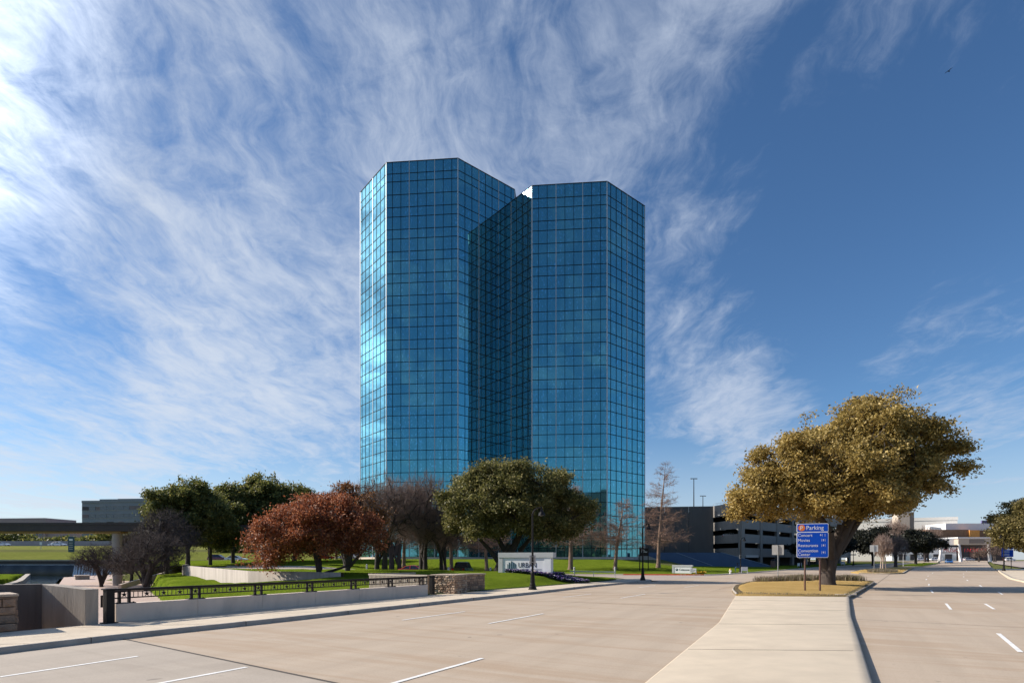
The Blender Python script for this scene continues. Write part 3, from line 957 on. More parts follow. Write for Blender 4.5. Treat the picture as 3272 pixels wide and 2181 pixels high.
# bank strips above the waterfall, highway
MB().add([(-320, 157.2, 2.0), (-40, 157.2, 2.0), (-40, 181, 5.0), (-320, 181, 5.0)], [(0, 1, 2, 3)]).build('bank_grass', MAT['bank_green'])
tag(bpy.data.objects['bank_grass'], kind='structure')
MB().add([(-320, 181, 5.0), (-40, 181, 5.0), (-40, 196, 7.0), (-320, 196, 7.0)], [(0, 1, 2, 3)]).build('bank_dry_grass', MAT['lawn_tan'])
tag(bpy.data.objects['bank_dry_grass'], kind='structure')
MB().add([(-330, 196, 7.02), (-30, 196, 7.02), (-30, 216, 7.3), (-330, 216, 7.3)], [(0, 1, 2, 3)]).build('highway', MAT['asphalt'])
tag(bpy.data.objects['highway'], kind='structure')
# ---------------------------------------------------------------- the two glass towers
U0 = np.array([math.cos(R(-5)), math.sin(R(-5))])        # along the front faces
U1 = np.array([math.cos(R(40)), math.sin(R(40))])        # along the right-hand faces, away from us
U2 = np.array([math.cos(R(-50)), math.sin(R(-50))])      # along the left-hand faces, towards us
BK = np.array([math.cos(R(85)), math.sin(R(85))])        # back
PANE = 15.9 / 8.43
pB = np.array([-27.6, 123.9])
pC = pB + 15.9 * U0
pA = pB - 13.05 * U2
pD = pC + 8.57 * PANE * U1
pK = pC + 5.97 * PANE * U1
pF = np.array([4.3, 120.75])
pG = pF + 15.9 * U0
pH = pG + 12.95 * U1
PITCH, TALL, SHORT = 4.845, 2.79, 2.055
BASE_Z = 2.8
Z_R, Z_L = 82.2, 89.35


def rows_from(top, extra):
    z = [top]
    for e in extra:
        z.append(z[-1] - e)
    while z[-1] - TALL > BASE_Z + 0.5:
        z.append(z[-1] - TALL)
        if z[-1] - SHORT > BASE_Z + 0.5:
            z.append(z[-1] - SHORT)
    z.append(BASE_Z)
    return z


rows_L = rows_from(Z_L, [2.53, 1.755, 2.865])
rows_R = rows_from(Z_R, [])
rng = np.random.default_rng(3)
pane_cache = {}


def pane_mesh(wd, ht):
    key = (round(wd, 3), round(ht, 3))
    if key not in pane_cache:
        m = MB().box(-wd / 2, wd / 2, -0.02, 0.02, -ht / 2, ht / 2)
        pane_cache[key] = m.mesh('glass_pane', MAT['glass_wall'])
    return pane_cache[key]


def curtain_face(tower, P0, P1, widths, bright, rows, singles, bulk, z_floor=0.0):
    """one glazed face from P0 to P1 (outside is on the right-hand side of the walk P0->P1... towards the camera)"""
    P0, P1 = np.asarray(P0), np.asarray(P1)
    ln = np.hypot(*(P1 - P0))
    u = (P1 - P0) / ln
    n = np.array([u[1], -u[0]])
    wsum = sum(widths)
    xs = np.r_[0, np.cumsum(widths)] / wsum * ln
    ang = math.atan2(u[1], u[0])
    gap = 0.05
    for r in range(len(rows) - 1):
        z1, z0 = rows[r], rows[r + 1]
        if z1 <= z_floor:
            continue
        for c in range(len(widths)):
            wd, ht = xs[c + 1] - xs[c] - 2 * gap, z1 - z0 - 2 * gap
            m = P0 + u * (xs[c] + xs[c + 1]) / 2 + n * 0.02
            tz, tx = rng.normal(0, 0.0022), rng.normal(0, 0.0022)
            if singles is not None and len(singles) < 300 and r < 33:
                o = link('glass_pane', pane_mesh(wd, ht), tower)
                o.location = (m[0], m[1], (z0 + z1) / 2)
                o.rotation_euler = (tx, 0, ang + tz)
                singles.append(o)
            else:
                rot = Matrix.Rotation(ang + tz, 3, 'Z') @ Matrix.Rotation(tx, 3, 'X')
                q = MB().box(-wd / 2, wd / 2, -0.02, 0.02, -ht / 2, ht / 2)
                cc = Vector((m[0], m[1], (z0 + z1) / 2))
                bulk.add([tuple(rot @ Vector(v) + cc) for v in q.v], q.f)
    zt, zb = rows[0], max(rows[-1], z_floor)
    # dark transoms
    for z in rows[1:-1]:
        if z < z_floor + 0.3:
            continue
        a, b = P0 + n * 0.05, P1 + n * 0.05
        MB().bar((a[0], a[1], z), (b[0], b[1], z), 0.07, 0.125).build('transom', MAT['mullion_dark'], tower)
    for c in range(1, len(xs) - 1):
        p = P0 + u * xs[c] + n * (0.075 if c in bright else 0.045)
        wdt = 0.15 if c in bright else 0.10
        MB().bar((p[0], p[1], zb), (p[0], p[1], zt), wdt, 0.10, up=(u[1], -u[0], 0)).build(
            'mullion', MAT['mullion_light' if c in bright else 'mullion_dark'], tower)


def corner_post(tower, P, z0, z1, s=0.26):
    MB().tube([(P[0], P[1], z0), (P[0], P[1], z1)], [s / 2, s / 2], 8).build('corner_post', MAT['mullion_light'], tower)


def inset(poly, d):
    c = np.mean(poly, 0)
    out = []
    n = len(poly)
    for i in range(n):
        a, b, e = poly[i - 1], poly[i], poly[(i + 1) % n]
        d1 = (b - a) / np.hypot(*(b - a))
        d2 = (e - b) / np.hypot(*(e - b))
        n1, n2 = np.array([-d1[1], d1[0]]), np.array([-d2[1], d2[0]])
        bis = n1 + n2
        bis /= np.hypot(*bis)
        out.append(b + bis * d / max(0.3, bis @ n1))
    return out


left_plan = [pA, pB, pC, pD, pD + 17 * BK, pD + 17 * BK + 10 * np.array([-.7, .7]), pA + 17 * BK + 8 * np.array([.7, .7]), pA + 17 * BK]
right_plan = [pK, pF, pG, pH, pH + 15 * BK, pH + 15 * BK - 8 * U2 * 0.8, pD + 14 * BK + np.array([0.2, 0]), pD + np.array([0.16, -0.02])]

tower_l = empty('office_tower', (float(pB[0]), float(pB[1]), 0), 0,
                'taller blue mirror-glass office tower with chamfered corners, its sunlit flank pale turquoise', 'tower')
tower_r = empty('office_tower', (float(pF[0]), float(pF[1]), 0), 0,
                'shorter blue mirror-glass office tower joined to the taller one, next to the grey parking garage', 'tower')


def local(tower):
    """children are built in world coordinates; shift them under the tower's own base"""
    inv = Matrix.Translation(-Vector(tower.location))
    for ch in tower.children:
        ch.matrix_parent_inverse = inv


for tw, plan, top, lab in ((tower_l, left_plan, Z_L, 0), (tower_r, right_plan, Z_R, 1)):
    core = inset(plan, 0.10)
    MB().prism([tuple(p) for p in core], 1.6, top - 0.25).build('core', MAT['tower_core'], tw)
    rf = inset(plan, 0.35)
    MB().prism([tuple(p) for p in rf], top - 0.6, top - 0.2).build('roof', MAT['roof_gravel'], tw)
    base = inset(plan, -0.55)
    MB().prism([tuple(p) for p in base], 1.4, BASE_Z - 0.02).build('plinth', MAT['wall_concrete'], tw)

sing_l, sing_r, bulk_l, bulk_r = [], [], MB(), MB()
W_FRONT = [.715, 1, 1, 1, 1, 1, 1, 1, .715]
curtain_face(tower_l, pB, pC, W_FRONT, {3, 6}, rows_L, sing_l, bulk_l)
curtain_face(tower_l, pA, pB, [.5, 1, 1, 1, 1, 1, 1, .5], {4}, rows_L, None, bulk_l)
curtain_face(tower_l, pC, pD, [.97, 1, 1, 1, 1, 1, 1, 1, .6], {3, 6}, rows_L, None, bulk_l)
curtain_face(tower_l, pD, pD + 17 * BK, [1] * 9, {3, 6}, rows_L[:6], None, bulk_l)
curtain_face(tower_r, pF, pG, W_FRONT, {3, 6}, rows_R, sing_r, bulk_r)
curtain_face(tower_r, pG, pH, [.62, 1, 1, 1, 1, 1, 1, .5], {4}, rows_R, None, bulk_r)
curtain_face(tower_r, pK, pF, [.5, 1, 1, 1, 1, 1, .7], {3}, rows_R, None, bulk_r)
curtain_face(tower_r, pH, pH + 15 * BK, [1] * 8, {4}, rows_R, None, bulk_r)
for b, tw in ((bulk_l, tower_l), (bulk_r, tower_r)):
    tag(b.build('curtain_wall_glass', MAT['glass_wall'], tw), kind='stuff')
for P in (pA, pB, pC, pD):
    corner_post(tower_l, P, BASE_Z, Z_L)
for P in (pF, pG, pH):
    corner_post(tower_r, P, BASE_Z, Z_R)
for tw, pts, z in ((tower_l, [pA, pB, pC, pD, pD + 17 * BK], Z_L), (tower_r, [pK, pF, pG, pH, pH + 15 * BK], Z_R)):
    for a, b in zip(pts[:-1], pts[1:]):
        MB().bar((a[0], a[1], z + .04), (b[0], b[1], z + .04), 0.22, 0.16).build('parapet_cap', MAT['mullion_dark'], tw)
local(tower_l)
local(tower_r)

# ---------------------------------------------------------------- parking garage
G0, G1, G2 = np.array([22.0, 152.2]), np.array([52.7, 147.5]), np.array([55.0, 135.0])
G3, G4, G5 = np.array([127.0, 207.0]), np.array([96.0, 238.0]), np.array([22.0, 200.0])
garage = empty('parking_garage', (55, 135, 0), 0, 'grey concrete multi-storey parking garage with open decks beside the glass towers', 'garage')
FLOORS = [4.2, 7.6, 11.0, 14.6]
fp = [G0, G1, G2, G3, G4, G5]
fpi = inset(fp, 0.35)
for z in FLOORS:
    MB().prism([tuple(p) for p in fpi], z - 0.35, z).build('deck_slab', MAT['garage_concrete'], garage)
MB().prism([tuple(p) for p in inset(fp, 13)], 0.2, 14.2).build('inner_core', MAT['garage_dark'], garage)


def panel_wall(P0, P1, z0, z1, name, mat, th=0.3, off=0.0):
    P0, P1 = np.asarray(P0, float), np.asarray(P1, float)
    u = (P1 - P0) / np.hypot(*(P1 - P0))
    n = np.array([u[1], -u[0]])
    a, b = P0 + n * off, P1 + n * off
    return MB().bar((a[0], a[1], (z0 + z1) / 2), (b[0], b[1], (z0 + z1) / 2), th, z1 - z0).build(name, mat, garage)


BANDS = [(2.9, 5.07), (6.3, 8.45), (9.7, 11.9), (13.2, 16.2)]
# solid blank wall in tall precast panels
for k in range(5):
    a, b = G0 + (G1 - G0) * k / 5, G0 + (G1 - G0) * (k + 1) / 5
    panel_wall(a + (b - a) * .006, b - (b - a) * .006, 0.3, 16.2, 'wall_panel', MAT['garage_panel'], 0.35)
# open side towards the towers and the long street side
for (P0, P1, n) in ((G1, G2, 1), (G2, G2 + np.array([64., 64.]), 8)):
    for k in range(n):
        a, b = P0 + (P1 - P0) * k / n, P0 + (P1 - P0) * (k + 1) / n
        for (z0, z1) in BANDS:
            panel_wall(a + (b - a) * .012, b - (b - a) * .012, z0, z1, 'spandrel_panel', MAT['garage_concrete'], 0.28)
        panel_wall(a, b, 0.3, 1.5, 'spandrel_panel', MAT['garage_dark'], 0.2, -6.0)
for k in range(9):
    p = G2 + np.array([8., 8.]) * k
    s = 0.5 if k else 0.62
    MB().tube([(p[0], p[1], 0.2), (p[0], p[1], 16.15)], [s * 1.2, s * 1.2], 4).build('column', MAT['garage_concrete'], garage)
# fluorescent tubes on the soffits
u_, n_ = np.array([.7071, .7071]), np.array([-.7071, .7071])
for zi, z in enumerate((6.75, 10.15, 13.7)):
    for k in range(12):
        p = G2 + u_ * (3 + k * 5.6 + (zi * 1.7) % 4) + n_ * (3.2 + (k * 37 % 5))
        MB().bar((p[0] - .6, p[1] - .2, z), (p[0] + .6, p[1] + .2, z), .10, .06).build('tube_light', MAT['tube_lit'], garage)
    for k in range(3):
        p = np.array([56.2 - 0.3 * k, 138.2 + 3.4 * k]) + n_ * (1.5 + zi * .6 + k)
        MB().bar((p[0] - .6, p[1], z - .05), (p[0] + .6, p[1] + .1, z - .05), .10, .06).build('tube_light', MAT['tube_lit'], garage)
panel_wall(G2 + u_ * 1.6, G2 + u_ * 9.2, 2.75, 3.35, 'entrance_header', MAT['panel_grey'], 0.25, 0.3)
# roof rail
MB().bar((G1[0], G1[1], 16.75), (G2[0], G2[1], 16.75), .07, .07).build('roof_rail', MAT['steel_grey'], garage)
MB().bar((G2[0], G2[1], 16.75), (G2[0] + 40, G2[1] + 40, 16.75), .07, .07).build('roof_rail', MAT['steel_grey'], garage)
for k in range(8):
    p = G1 + (G2 - G1) * k / 7
    MB().bar((p[0], p[1], 16.1), (p[0], p[1], 16.75), .05, .05, up=(1, 0, 0)).build('rail_post', MAT['steel_grey'], garage)
local(garage)


def pole_light(x, y, z0, z1, label):
    t = empty('roof_light_pole', (x, y, z0), 0, label, 'light pole')
    MB().tube([(0, 0, 0), (0, 0, z1 - z0)], [.16, .10], 8).build('pole', MAT['iron_black'], t)
    MB().box(-.95, .95, -.18, .18, z1 - z0, z1 - z0 + .16).build('light_bar', MAT['iron_black'], t)
    MB().box(-.95, -.45, -.25, .25, z1 - z0 - .07, z1 - z0 - .002).build('light_head', MAT['steel_grey'], t)
    MB().box(.45, .95, -.25, .25, z1 - z0 - .07, z1 - z0 - .002).build('light_head', MAT['steel_grey'], t)


pole_light(at(2217, 160), 160, 14.5, 2.2 + (1787 - 1529) * 160 / 1800, 'tall black double-headed light pole rising from the garage roof')
pole_light(at(2246, 185), 185, 14.5, 2.2 + (1787 - 1584) * 185 / 1800, 'shorter black light pole farther back on the garage roof')

# blue ramp walls and the stair wall at the foot of the garage
rw = empty('ramp_wall', (47, 128, 0.2), 0, 'blue painted retaining wall sloping down along the garage ramp', 'wall')
za = 2.2 + 23.0 * 128 / 1800
zb = 2.2 - 21.0 * 128 / 1800
xs_ = [at(2062, 128), at(2162, 128), at(2305, 128), at(2466, 128)]
MB().add([(x - 47, y, z) for y in (0, .5) for (x, z) in ((xs_[0], -.2), (xs_[3], -.2), (xs_[3], zb - .2), (xs_[2], za - .2), (xs_[0], za - .2))],
         [(0, 1, 2, 3, 4), (9, 8, 7, 6, 5), (0, 5, 6, 1), (1, 6, 7, 2), (2, 7, 8, 3), (3, 8, 9, 4), (4, 9, 5, 0)]).build('wall', MAT['ramp_blue'], rw)
MB().bar((xs_[2] - 47, .22, za - .17), (xs_[3] - 47, .22, zb - .17), .62, .09).build('coping', MAT['ramp_coping'], rw)
rw2 = empty('ramp_wall', (42, 124, 0.2), 0, 'nearer blue painted wing wall with pale sloping coping below the garage', 'wall')
x0, x1, x2 = at(2162, 124), at(2276, 124), at(2280, 124)
z0, z1 = 2.2 + 22 * 124 / 1800, 2.2 - 19 * 124 / 1800
MB().add([(x - 42, y, z) for y in (0, .4) for (x, z) in ((at(2060, 124), -.2), (x2, -.2), (x2, z1 - .2), (x1, z1 - .2), (x0, z0 - .2), (at(2060, 124), z0 - .2))],
         [(0, 1, 2, 3, 4, 5), (11, 10, 9, 8, 7, 6), (0, 6, 7, 1), (1, 7, 8, 2), (2, 8, 9, 3), (3, 9, 10, 4), (4, 10, 11, 5), (5, 11, 6, 0)]).build('wall', MAT['ramp_blue'], rw2)
MB().bar((x0 - 42, .18, z0 - .17), (x1 - 42, .18, z1 - .17), .5, .09).build('coping', MAT['ramp_coping'], rw2)
sw = empty('stair_wall', (30, 119.5, 0.4), 0, 'grey concrete stair wall sloping down beside the shorter tower', 'wall')
x0, x1 = at(2040, 119.5), at(2160, 119.5)
MB().add([(x - 30, y, z) for y in (0, .45) for (x, z) in ((x0, -.4), (x1, -.4), (x1, .45), (at(2058, 119.5), 2.95), (x0, 2.95))],
         [(0, 1, 2, 3, 4), (9, 8, 7, 6, 5), (0, 5, 6, 1), (1, 6, 7, 2), (2, 7, 8, 3), (3, 8, 9, 4), (4, 9, 5, 0)]).build('wall', MAT['old_concrete'], sw)

# ---------------------------------------------------------------- parapet wall with star railing
HD = np.array([0.4903, 0.8716])            # along the road
HN = np.array([HD[1], -HD[0]])             # towards the road
W0 = np.array([-13.0, 18.5])
WL = 16.5
rz_w = math.atan2(HD[1], HD[0])
par = empty('parapet_wall', (W0[0], W0[1], 0.146), rz_w, 'low smooth concrete parapet wall under the black star railing', 'wall')
NSEG = 6
for k in range(NSEG):
    a, b = WL * k / NSEG + .004, WL * (k + 1) / NSEG - .004
    MB().box(a if k else 0.0, b if k < NSEG - 1 else WL, 0.0, 0.32, -0.4, 0.60).build('wall_segment', MAT['wall_concrete'], par, bevel=0.006)
MB().box(0.05, WL - .05, 0.04, 0.28, -0.4, 0.585).build('wall_core', MAT['joint'], par)

rail = empty('star_railing', (W0[0], W0[1], 0.746), rz_w, 'dark bronze metal railing with star ornaments along the parapet wall', 'railing')
yc = 0.16
MB().box(-0.25, WL + .12, yc - .055, yc + .055, 0.41, 0.50).build('top_rail', MAT['rail_bronze'], rail, bevel=.01)
MB().box(-0.1, WL + .1, yc - .03, yc + .03, 0.165, 0.205).build('bottom_rail', MAT['rail_bronze'], rail)
MB().box(-0.1, WL + .1, yc - .025, yc + .025, 0.375, 0.402).build('middle_rail', MAT['rail_bronze'], rail)


def star_mesh(r, th):
    m = MB()
    ring = []
    for k in range(10):
        a = math.pi / 2 + k * math.pi / 5
        q = r if k % 2 == 0 else r * 0.4
        ring.append((math.cos(a) * q, math.sin(a) * q))
    vs = [(x, -th / 2, z) for x, z in ring] + [(x, th / 2, z) for x, z in ring] + [(0, -th, 0), (0, th, 0)]
    fs = [(20, i, (i + 1) % 10) for i in range(10)] + [(21, 10 + (i + 1) % 10, 10 + i) for i in range(10)]
    fs += [(i, 10 + i, 10 + (i + 1) % 10, (i + 1) % 10) for i in range(10)]
    return m.add(vs, fs).mesh('star', MAT['rail_bronze'])


star_me = star_mesh(0.098, 0.03)
bal_me = MB().box(-.009, .009, -.009, .009, 0, .185).mesh('baluster', MAT['rail_bronze'])
post_me = MB().box(-.04, .04, -.04, .04, 0, .41).mesh('post', MAT['rail_bronze'])
bolt_me = MB().lathe([(.028, 0), (.028, .025), (.012, .032)], 8).mesh('bolt', MAT['rail_bronze'])
plate_me = MB().box(-.31, .31, -.13, .13, 0, .025).mesh('base_plate', MAT['iron_black'])
stations = [0.32, 2.75, 5.4, 8.05, 10.75, 13.45, 16.1]
for i, s in enumerate(stations):
    pl = link('base_plate', plate_me, rail, (s, yc, 0.0))
    for dx in (-.15, .15):
        link('post', post_me, rail, (s + dx, yc, 0.022))
    for dx in (-.25, .25):
        link('bolt', bolt_me, pl, (dx, -.08, .024))
    link('star', star_me, rail, (s, yc, .292))
    if i < len(stations) - 1:
        a, b = s + .15, stations[i + 1] - .15
        n = 15
        for k in range(1, n):
            x = a + (b - a) * k / n
            if k % 4 == 0 and k < n - 1:
                link('star', star_me, rail, (x, yc, .292))
            else:
                link('baluster', bal_me, rail, (x, yc, .20))
# end posts
for x, y, lab in ((-13.08, 18.28, 'thick black steel end post between the railing and the tall concrete wall'),
                  (-4.72, 33.25, 'black steel end post between the railing and the stone wall')):
    t = empty('end_post', (x, y, 0.146), rz_w, lab, 'post')
    MB().box(-.12, .12, -.12, .12, 0, 1.08).build('shaft', MAT['iron_black'], t, bevel=.008)
    MB().box(-.16, .16, -.16, .16, 1.08, 1.12).build('cap', MAT['iron_black'], t)
    MB().box(-.19, .19, -.19, .19, -.02, .03).build('foot', MAT['iron_black'], t)
    MB().box(.1, .5, -.03, .03, .98, 1.05).build('bracket', MAT['rail_bronze'], t)

# taller concrete wall behind the left pier: a dark wing and a lit wing that meet in a corner
kw = empty('abutment_wall', (-15.2, 18.2, 0.1), 0, 'weathered tall concrete abutment wall behind the stone pier, top edge sloping down', 'wall')


def wall_strip(pts, tops, th, parent, name, mat, origin, zb=-0.4):
    a, b = np.array(pts[0]), np.array(pts[1])
    d = (b - a) / np.hypot(*(b - a))
    n = np.array([-d[1], d[0]]) * th
    poly = [a, b, b + n, a + n]
    m = MB().prism([tuple(p - np.array(origin[:2])) for p in poly], zb, [tops[0], tops[1], tops[1], tops[0]])
    return m.build(name, mat, parent, bevel=0.01)


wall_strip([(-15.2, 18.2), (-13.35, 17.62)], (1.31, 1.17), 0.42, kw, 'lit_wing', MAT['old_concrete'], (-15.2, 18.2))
wall_strip([(-16.9, 14.6), (-15.12, 18.35)], (1.40, 1.309), 0.5, kw, 'shaded_wing', MAT['weathered_shaded_wall'], (-15.2, 18.2))
# round repair patch near the return end
MB().lathe([(.11, 0), (.11, .004)], 12).build('repair_patch', MAT['wall_concrete'], kw)
bpy.data.objects['repair_patch'].location = (1.70, -.27, .95)
bpy.data.objects['repair_patch'].rotation_euler = (R(90), 0, R(20))


# ---------------------------------------------------------------- stone piers
def stone_block(name, org, length, depth, height, rz, label, course=0.13, lmin=.16, lmax=.38, mats=('stone_a', 'stone_b', 'stone_c'), cap=True, ends=True, seed=1, proud=.05, cap_mat='coping_stone'):
    t = empty(name, org, rz, label, 'wall')
    rs = random.Random(seed)
    MB().box(0.02, length - .02, .02, depth - .02, -.3, height - .02).build('mortar_core', MAT['mortar'], t)
    protos = []
    for m in mats:
        for v in range(3):
            mb = MB().box(-.5, .5, -.5, .5, -.5, .5)
            mb.v = [(x * rs.uniform(.93, 1.0), y * (rs.uniform(.75, 1.0) if y < 0 else 1), z * rs.uniform(.9, 1.0)) for x, y, z in mb.v]
            # a raised, uneven centre on the face
            b = len(mb.v)
            mb.f.remove((0, 1, 5, 4))
            mb.v.append((rs.uniform(-.15, .15), -.5 - rs.uniform(.15, .5), rs.uniform(-.15, .15)))
            mb.f += [(0, 1, b), (1, 5, b), (5, 4, b), (4, 0, b)]
            protos.append(mb.mesh('stone', MAT[m]))
    faces = [((0, 0), 0, length)]
    if ends:
        faces += [((length, 0), R(90), depth), ((0, depth), R(-90), depth)]
    for (ox, oy), ra, ln in faces:
        z = 0.0
        while z < height - .04:
            h = min(course * rs.uniform(.8, 1.25), height - z)
            if height - z - h < .05:
                h = height - z
            x = 0.0
            while x < ln - .01:
                wd = rs.uniform(lmin, lmax)
                if ln - x - wd < lmin * .6:
                    wd = ln - x
                g = .012
                o = link('stone', rs.choice(protos), t)
                p = Vector((x + wd / 2, 0.0, 0)).to_3d()
                p = Matrix.Rotation(ra, 3, 'Z') @ p
                o.location = (ox + p.x, oy + p.y, z + h / 2)
                o.rotation_euler = (0, 0, ra)
                o.scale = (wd - g, proud * 2 * rs.uniform(.6, 1.3), h - g)
                x += wd
            z += h
    if cap:
        MB().box(-.06, length + .06, -.07, depth + .06, height, height + .07).build('coping', MAT[cap_mat], t, bevel=.012)
    return t


def rz_of(a, b):
    return math.atan2(b[1] - a[1], b[0] - a[0])


a, b = (-4.92, 34.45), (-3.42, 33.95)
stone_block('stone_pier', (*a, 0.146), 1.6, 1.7, 1.09, rz_of(a, b), 'rough brown stone pier at the end of the railing, sunlit', .125, .14, .30, seed=5)
a, b = (-3.45, 36.1), (-1.84, 38.0)
stone_block('stone_wing_wall', (*a, 0.10), math.dist(a, b), .55, 1.12, rz_of(a, b), 'brown stone wing wall in shade, on a grey footing beside the lawn', .16, .20, .42, seed=9, proud=.02,
            mats=('stone_a', 'stone_b', 'stone_d'))
a, b = (-15.85, 14.55), (-14.40, 16.25)
stone_block('stone_pier', (*a, 0.146), 2.3, 1.6, 1.0, rz_of(a, b), 'dark brown stone pier with slab cap beside the tall concrete wall', .21, .34, .7, seed=12,
            mats=('stone_b', 'stone_d'), proud=.05)

# ribbed concrete planter wall behind the railing
rp_ = empty('ribbed_wall', (-9.5, 37.9, -1.0), 0, 'ribbed beige concrete retaining wall on the lawn behind the railing', 'wall')
for (a, b, zt) in (((-9.5, 37.9), (-5.15, 34.75), 2.27), ((-9.5, 37.9), (-7.2, 41.2), 2.27)):
    a_, b_ = np.array(a), np.array(b)
    ln = np.hypot(*(b_ - a_))
    d = (b_ - a_) / ln
    o = empty('panel', (a[0] + 9.5, a[1] - 37.9, 0), math.atan2(d[1], d[0]))
    o.parent = rp_
    MB().box(0, ln, -.12, .12, 0, zt).build('wall', MAT['column_concrete'], o)
    for k in range(int(ln / .13)):
        MB().box(.03 + k * .13, .095 + k * .13, -.165, -.12, 0, zt - .1).build('rib', MAT['column_concrete'], o)
    MB().box(-.05, ln + .05, -.18, .16, zt - .1, zt).build('coping', MAT['column_concrete'], o)

# curved retaining wall across the lawn
rt = empty('retaining_wall', (-22.8, 48.6, 0), 0, 'curved pale concrete retaining wall streaked with tree shadows on the lawn', 'wall')
rl = smooth_line(RETAIN[:5], 1.0, 7)
tops = np.interp(np.arange(len(rl)), [0, len(rl) - 1], [1.5, 1.22])
for line, tp in ((rl, tops), (np.array([(-22.8, 48.6), (-18, 46.3), (-13.4, 44.1)]), [1.22, 1.22, 1.2])):
    d = np.gradient(line, axis=0)
    d /= np.hypot(d[:, 0], d[:, 1])[:, None]
    nn = np.stack([-d[:, 1], d[:, 0]], 1)
    if line is rl:
        pass
    P = np.zeros((4, len(line), 3))
    for i, (o, top) in enumerate(((0, 0), (0, 1), (.35, 1), (.35, 0))):
        P[i, :, :2] = line + nn * o - np.array([-22.8, 48.6])
        P[i, :, 2] = tp if top else -1.4
    link('wall', grid_mesh(P, MAT['old_concrete'], 'wall', flip=True, smooth=False), rt)
# sloping path edge
pe = MB()
for a, b in (((-55, 79, -1.62), (-57, 92, -.25)), ((-57, 92, -.25), (-59.5, 104, 1.2))):
    pe.bar(a, b, .4, .7)
tag(pe.build('path_edge', MAT['column_concrete']), 'low concrete edging that climbs the lawn from the promenade', 'kerb')

# ---------------------------------------------------------------- canal side: waterfall, monorail, highway
wf = empty('waterfall', (-130, 156, -2.3), 0, 'wide dark weir with a curtain of falling water at the end of the canal', 'waterfall')
MB().box(-60, 34, 0.4, 2.4, -.6, 4.2).build('weir_wall', MAT['track_beam'], wf)
P = np.zeros((9, 80, 3))
for i in range(9):
    f = i / 8
    P[i, :, 0] = np.linspace(-60, 8.4, 80)
    P[i, :, 1] = .36 - .5 * math.sin(f * math.pi / 2) + .06 * np.sin(np.linspace(0, 90, 80))
    P[i, :, 2] = 3.15 - 3.3 * f ** 1.3
link('water_curtain', grid_mesh(P, MAT['fall_dark'], 'water_curtain', flip=False), wf)
for k in range(15):
    x = 8.7 + k * .72 + .12 * math.sin(k * 5)
    MB().add([(x, .2, 3.2), (x + .3 + .1 * math.sin(k * 3), .2, 3.2), (x + .42, -.5, -.1), (x - .1, -.5, -.1), (x, .4, 3.2), (x + .3, .4, 3.2), (x + .42, .1, -.1), (x - .1, .1, -.1)],
             [(0, 1, 2, 3), (4, 7, 6, 5), (0, 4, 5, 1), (3, 2, 6, 7), (1, 5, 6, 2), (0, 3, 7, 4)]).build('falling_stream', MAT['fall_white'], wf)
MB().box(-60, 34, .25, .7, 3.05, 3.18).build('weir_lip', MAT['fall_white'], wf)
MB().box(-60, 34, .1, 2.6, 4.15, 4.5).build('coping', MAT['kerb_concrete'], wf)

mono = empty('elevated_track', (-63.8, 91, 0), 0, 'dark elevated concrete track beam on a pale column beyond the canal', 'bridge')
MB().box(-130, 8, -1.3, 1.3, 6.75, 8.0).build('beam', MAT['track_beam'], mono)
MB().box(-130, 1.2, -.9, .9, 6.45, 6.75).build('soffit', MAT['track_soffit'], mono)
MB().box(-130, 8, -1.38, -1.3, 7.75, 8.1).build('edge_strip', MAT['track_beam'], mono)
MB().box(8, 28, 3.0, 5.4, 6.9, 8.0).build('beam', MAT['track_beam'], mono)
MB().tube([(0, 0, -2.1), (0, 0, 6.5)], [.68, .68], 20).build('column', MAT['column_concrete'], mono, smooth=False)
MB().tube([(6.6, 39, 0), (6.6, 39, 9)], [.75, .75], 16).build('column', MAT['column_concrete'], mono, smooth=False)
MB().box(-130, 8, -.2, .2, 8.0, 8.12).build('guide_rail', MAT['steel_grey'], mono)

br = MB()
br.box(-330, -30, 216.2, 216.9, 7.2, 9.4)
tag(br.build('highway_barrier', MAT['barrier']), 'long grey concrete sound barrier wall along the highway', 'wall')

# far office blocks on the left
ob = empty('office_block', (at(262, 300), 300, 7), R(-4), 'grey banded office block with stepped front beyond the highway', 'building')
BW = 78.0
HT = 26.0
step = [(0, 11.5, 0), (11.5, 23, -1.6), (23, BW, -3.2)]
for (xa, xb, yo) in step:
    MB().box(xa, xb, yo, 28, -2, HT - .6).build('wall', MAT['office_band'], ob)
    MB().box(xa, xb, yo - .3, 28, HT - .6, HT + (1.1 if yo else .6)).build('roof', MAT['office_band'], ob)
    for lv in range(6):
        zb = 1.2 + lv * 4.05
        n = max(3, int((xb - xa) / 2.9))
        for k in range(n):
            w0 = xa + (xb - xa) * k / n + .08
            w1 = xa + (xb - xa) * (k + 1) / n - .08
            mt = 'office_blind' if rng.random() < .16 else ('hall_dark' if rng.random() < .16 else 'office_window')
            MB().box(w0, w1, yo - .12, yo + .1, zb, zb + 1.85).build('window', MAT[mt], ob)
        MB().box(xa, xb, yo - .22, yo + .05, zb + 1.95, zb + 2.1).build('trim', MAT['office_trim'], ob)
        MB().box(xa, xb, yo - .22, yo + .05, zb - .2, zb - .06).build('trim', MAT['office_trim'], ob)
ob2 = empty('low_office_block', (at(-60, 320), 320, 7), R(-6), 'low pinkish-brown flat roofed building far across the highway', 'building')
MB().box(0, 40, 0, 20, -2, 18.6).build('wall', MAT['office_pink'], ob2)
MB().box(40, 58.5, 1, 20, -2, 13.2).build('wing', MAT['office_pink'], ob2)
for lv in range(3):
    for k in range(12):
        MB().box(1 + k * 3.2, 3.1 + k * 3.2, -.15, .1, 3.4 + lv * 5, 5.2 + lv * 5).build('window', MAT['office_window'], ob2)

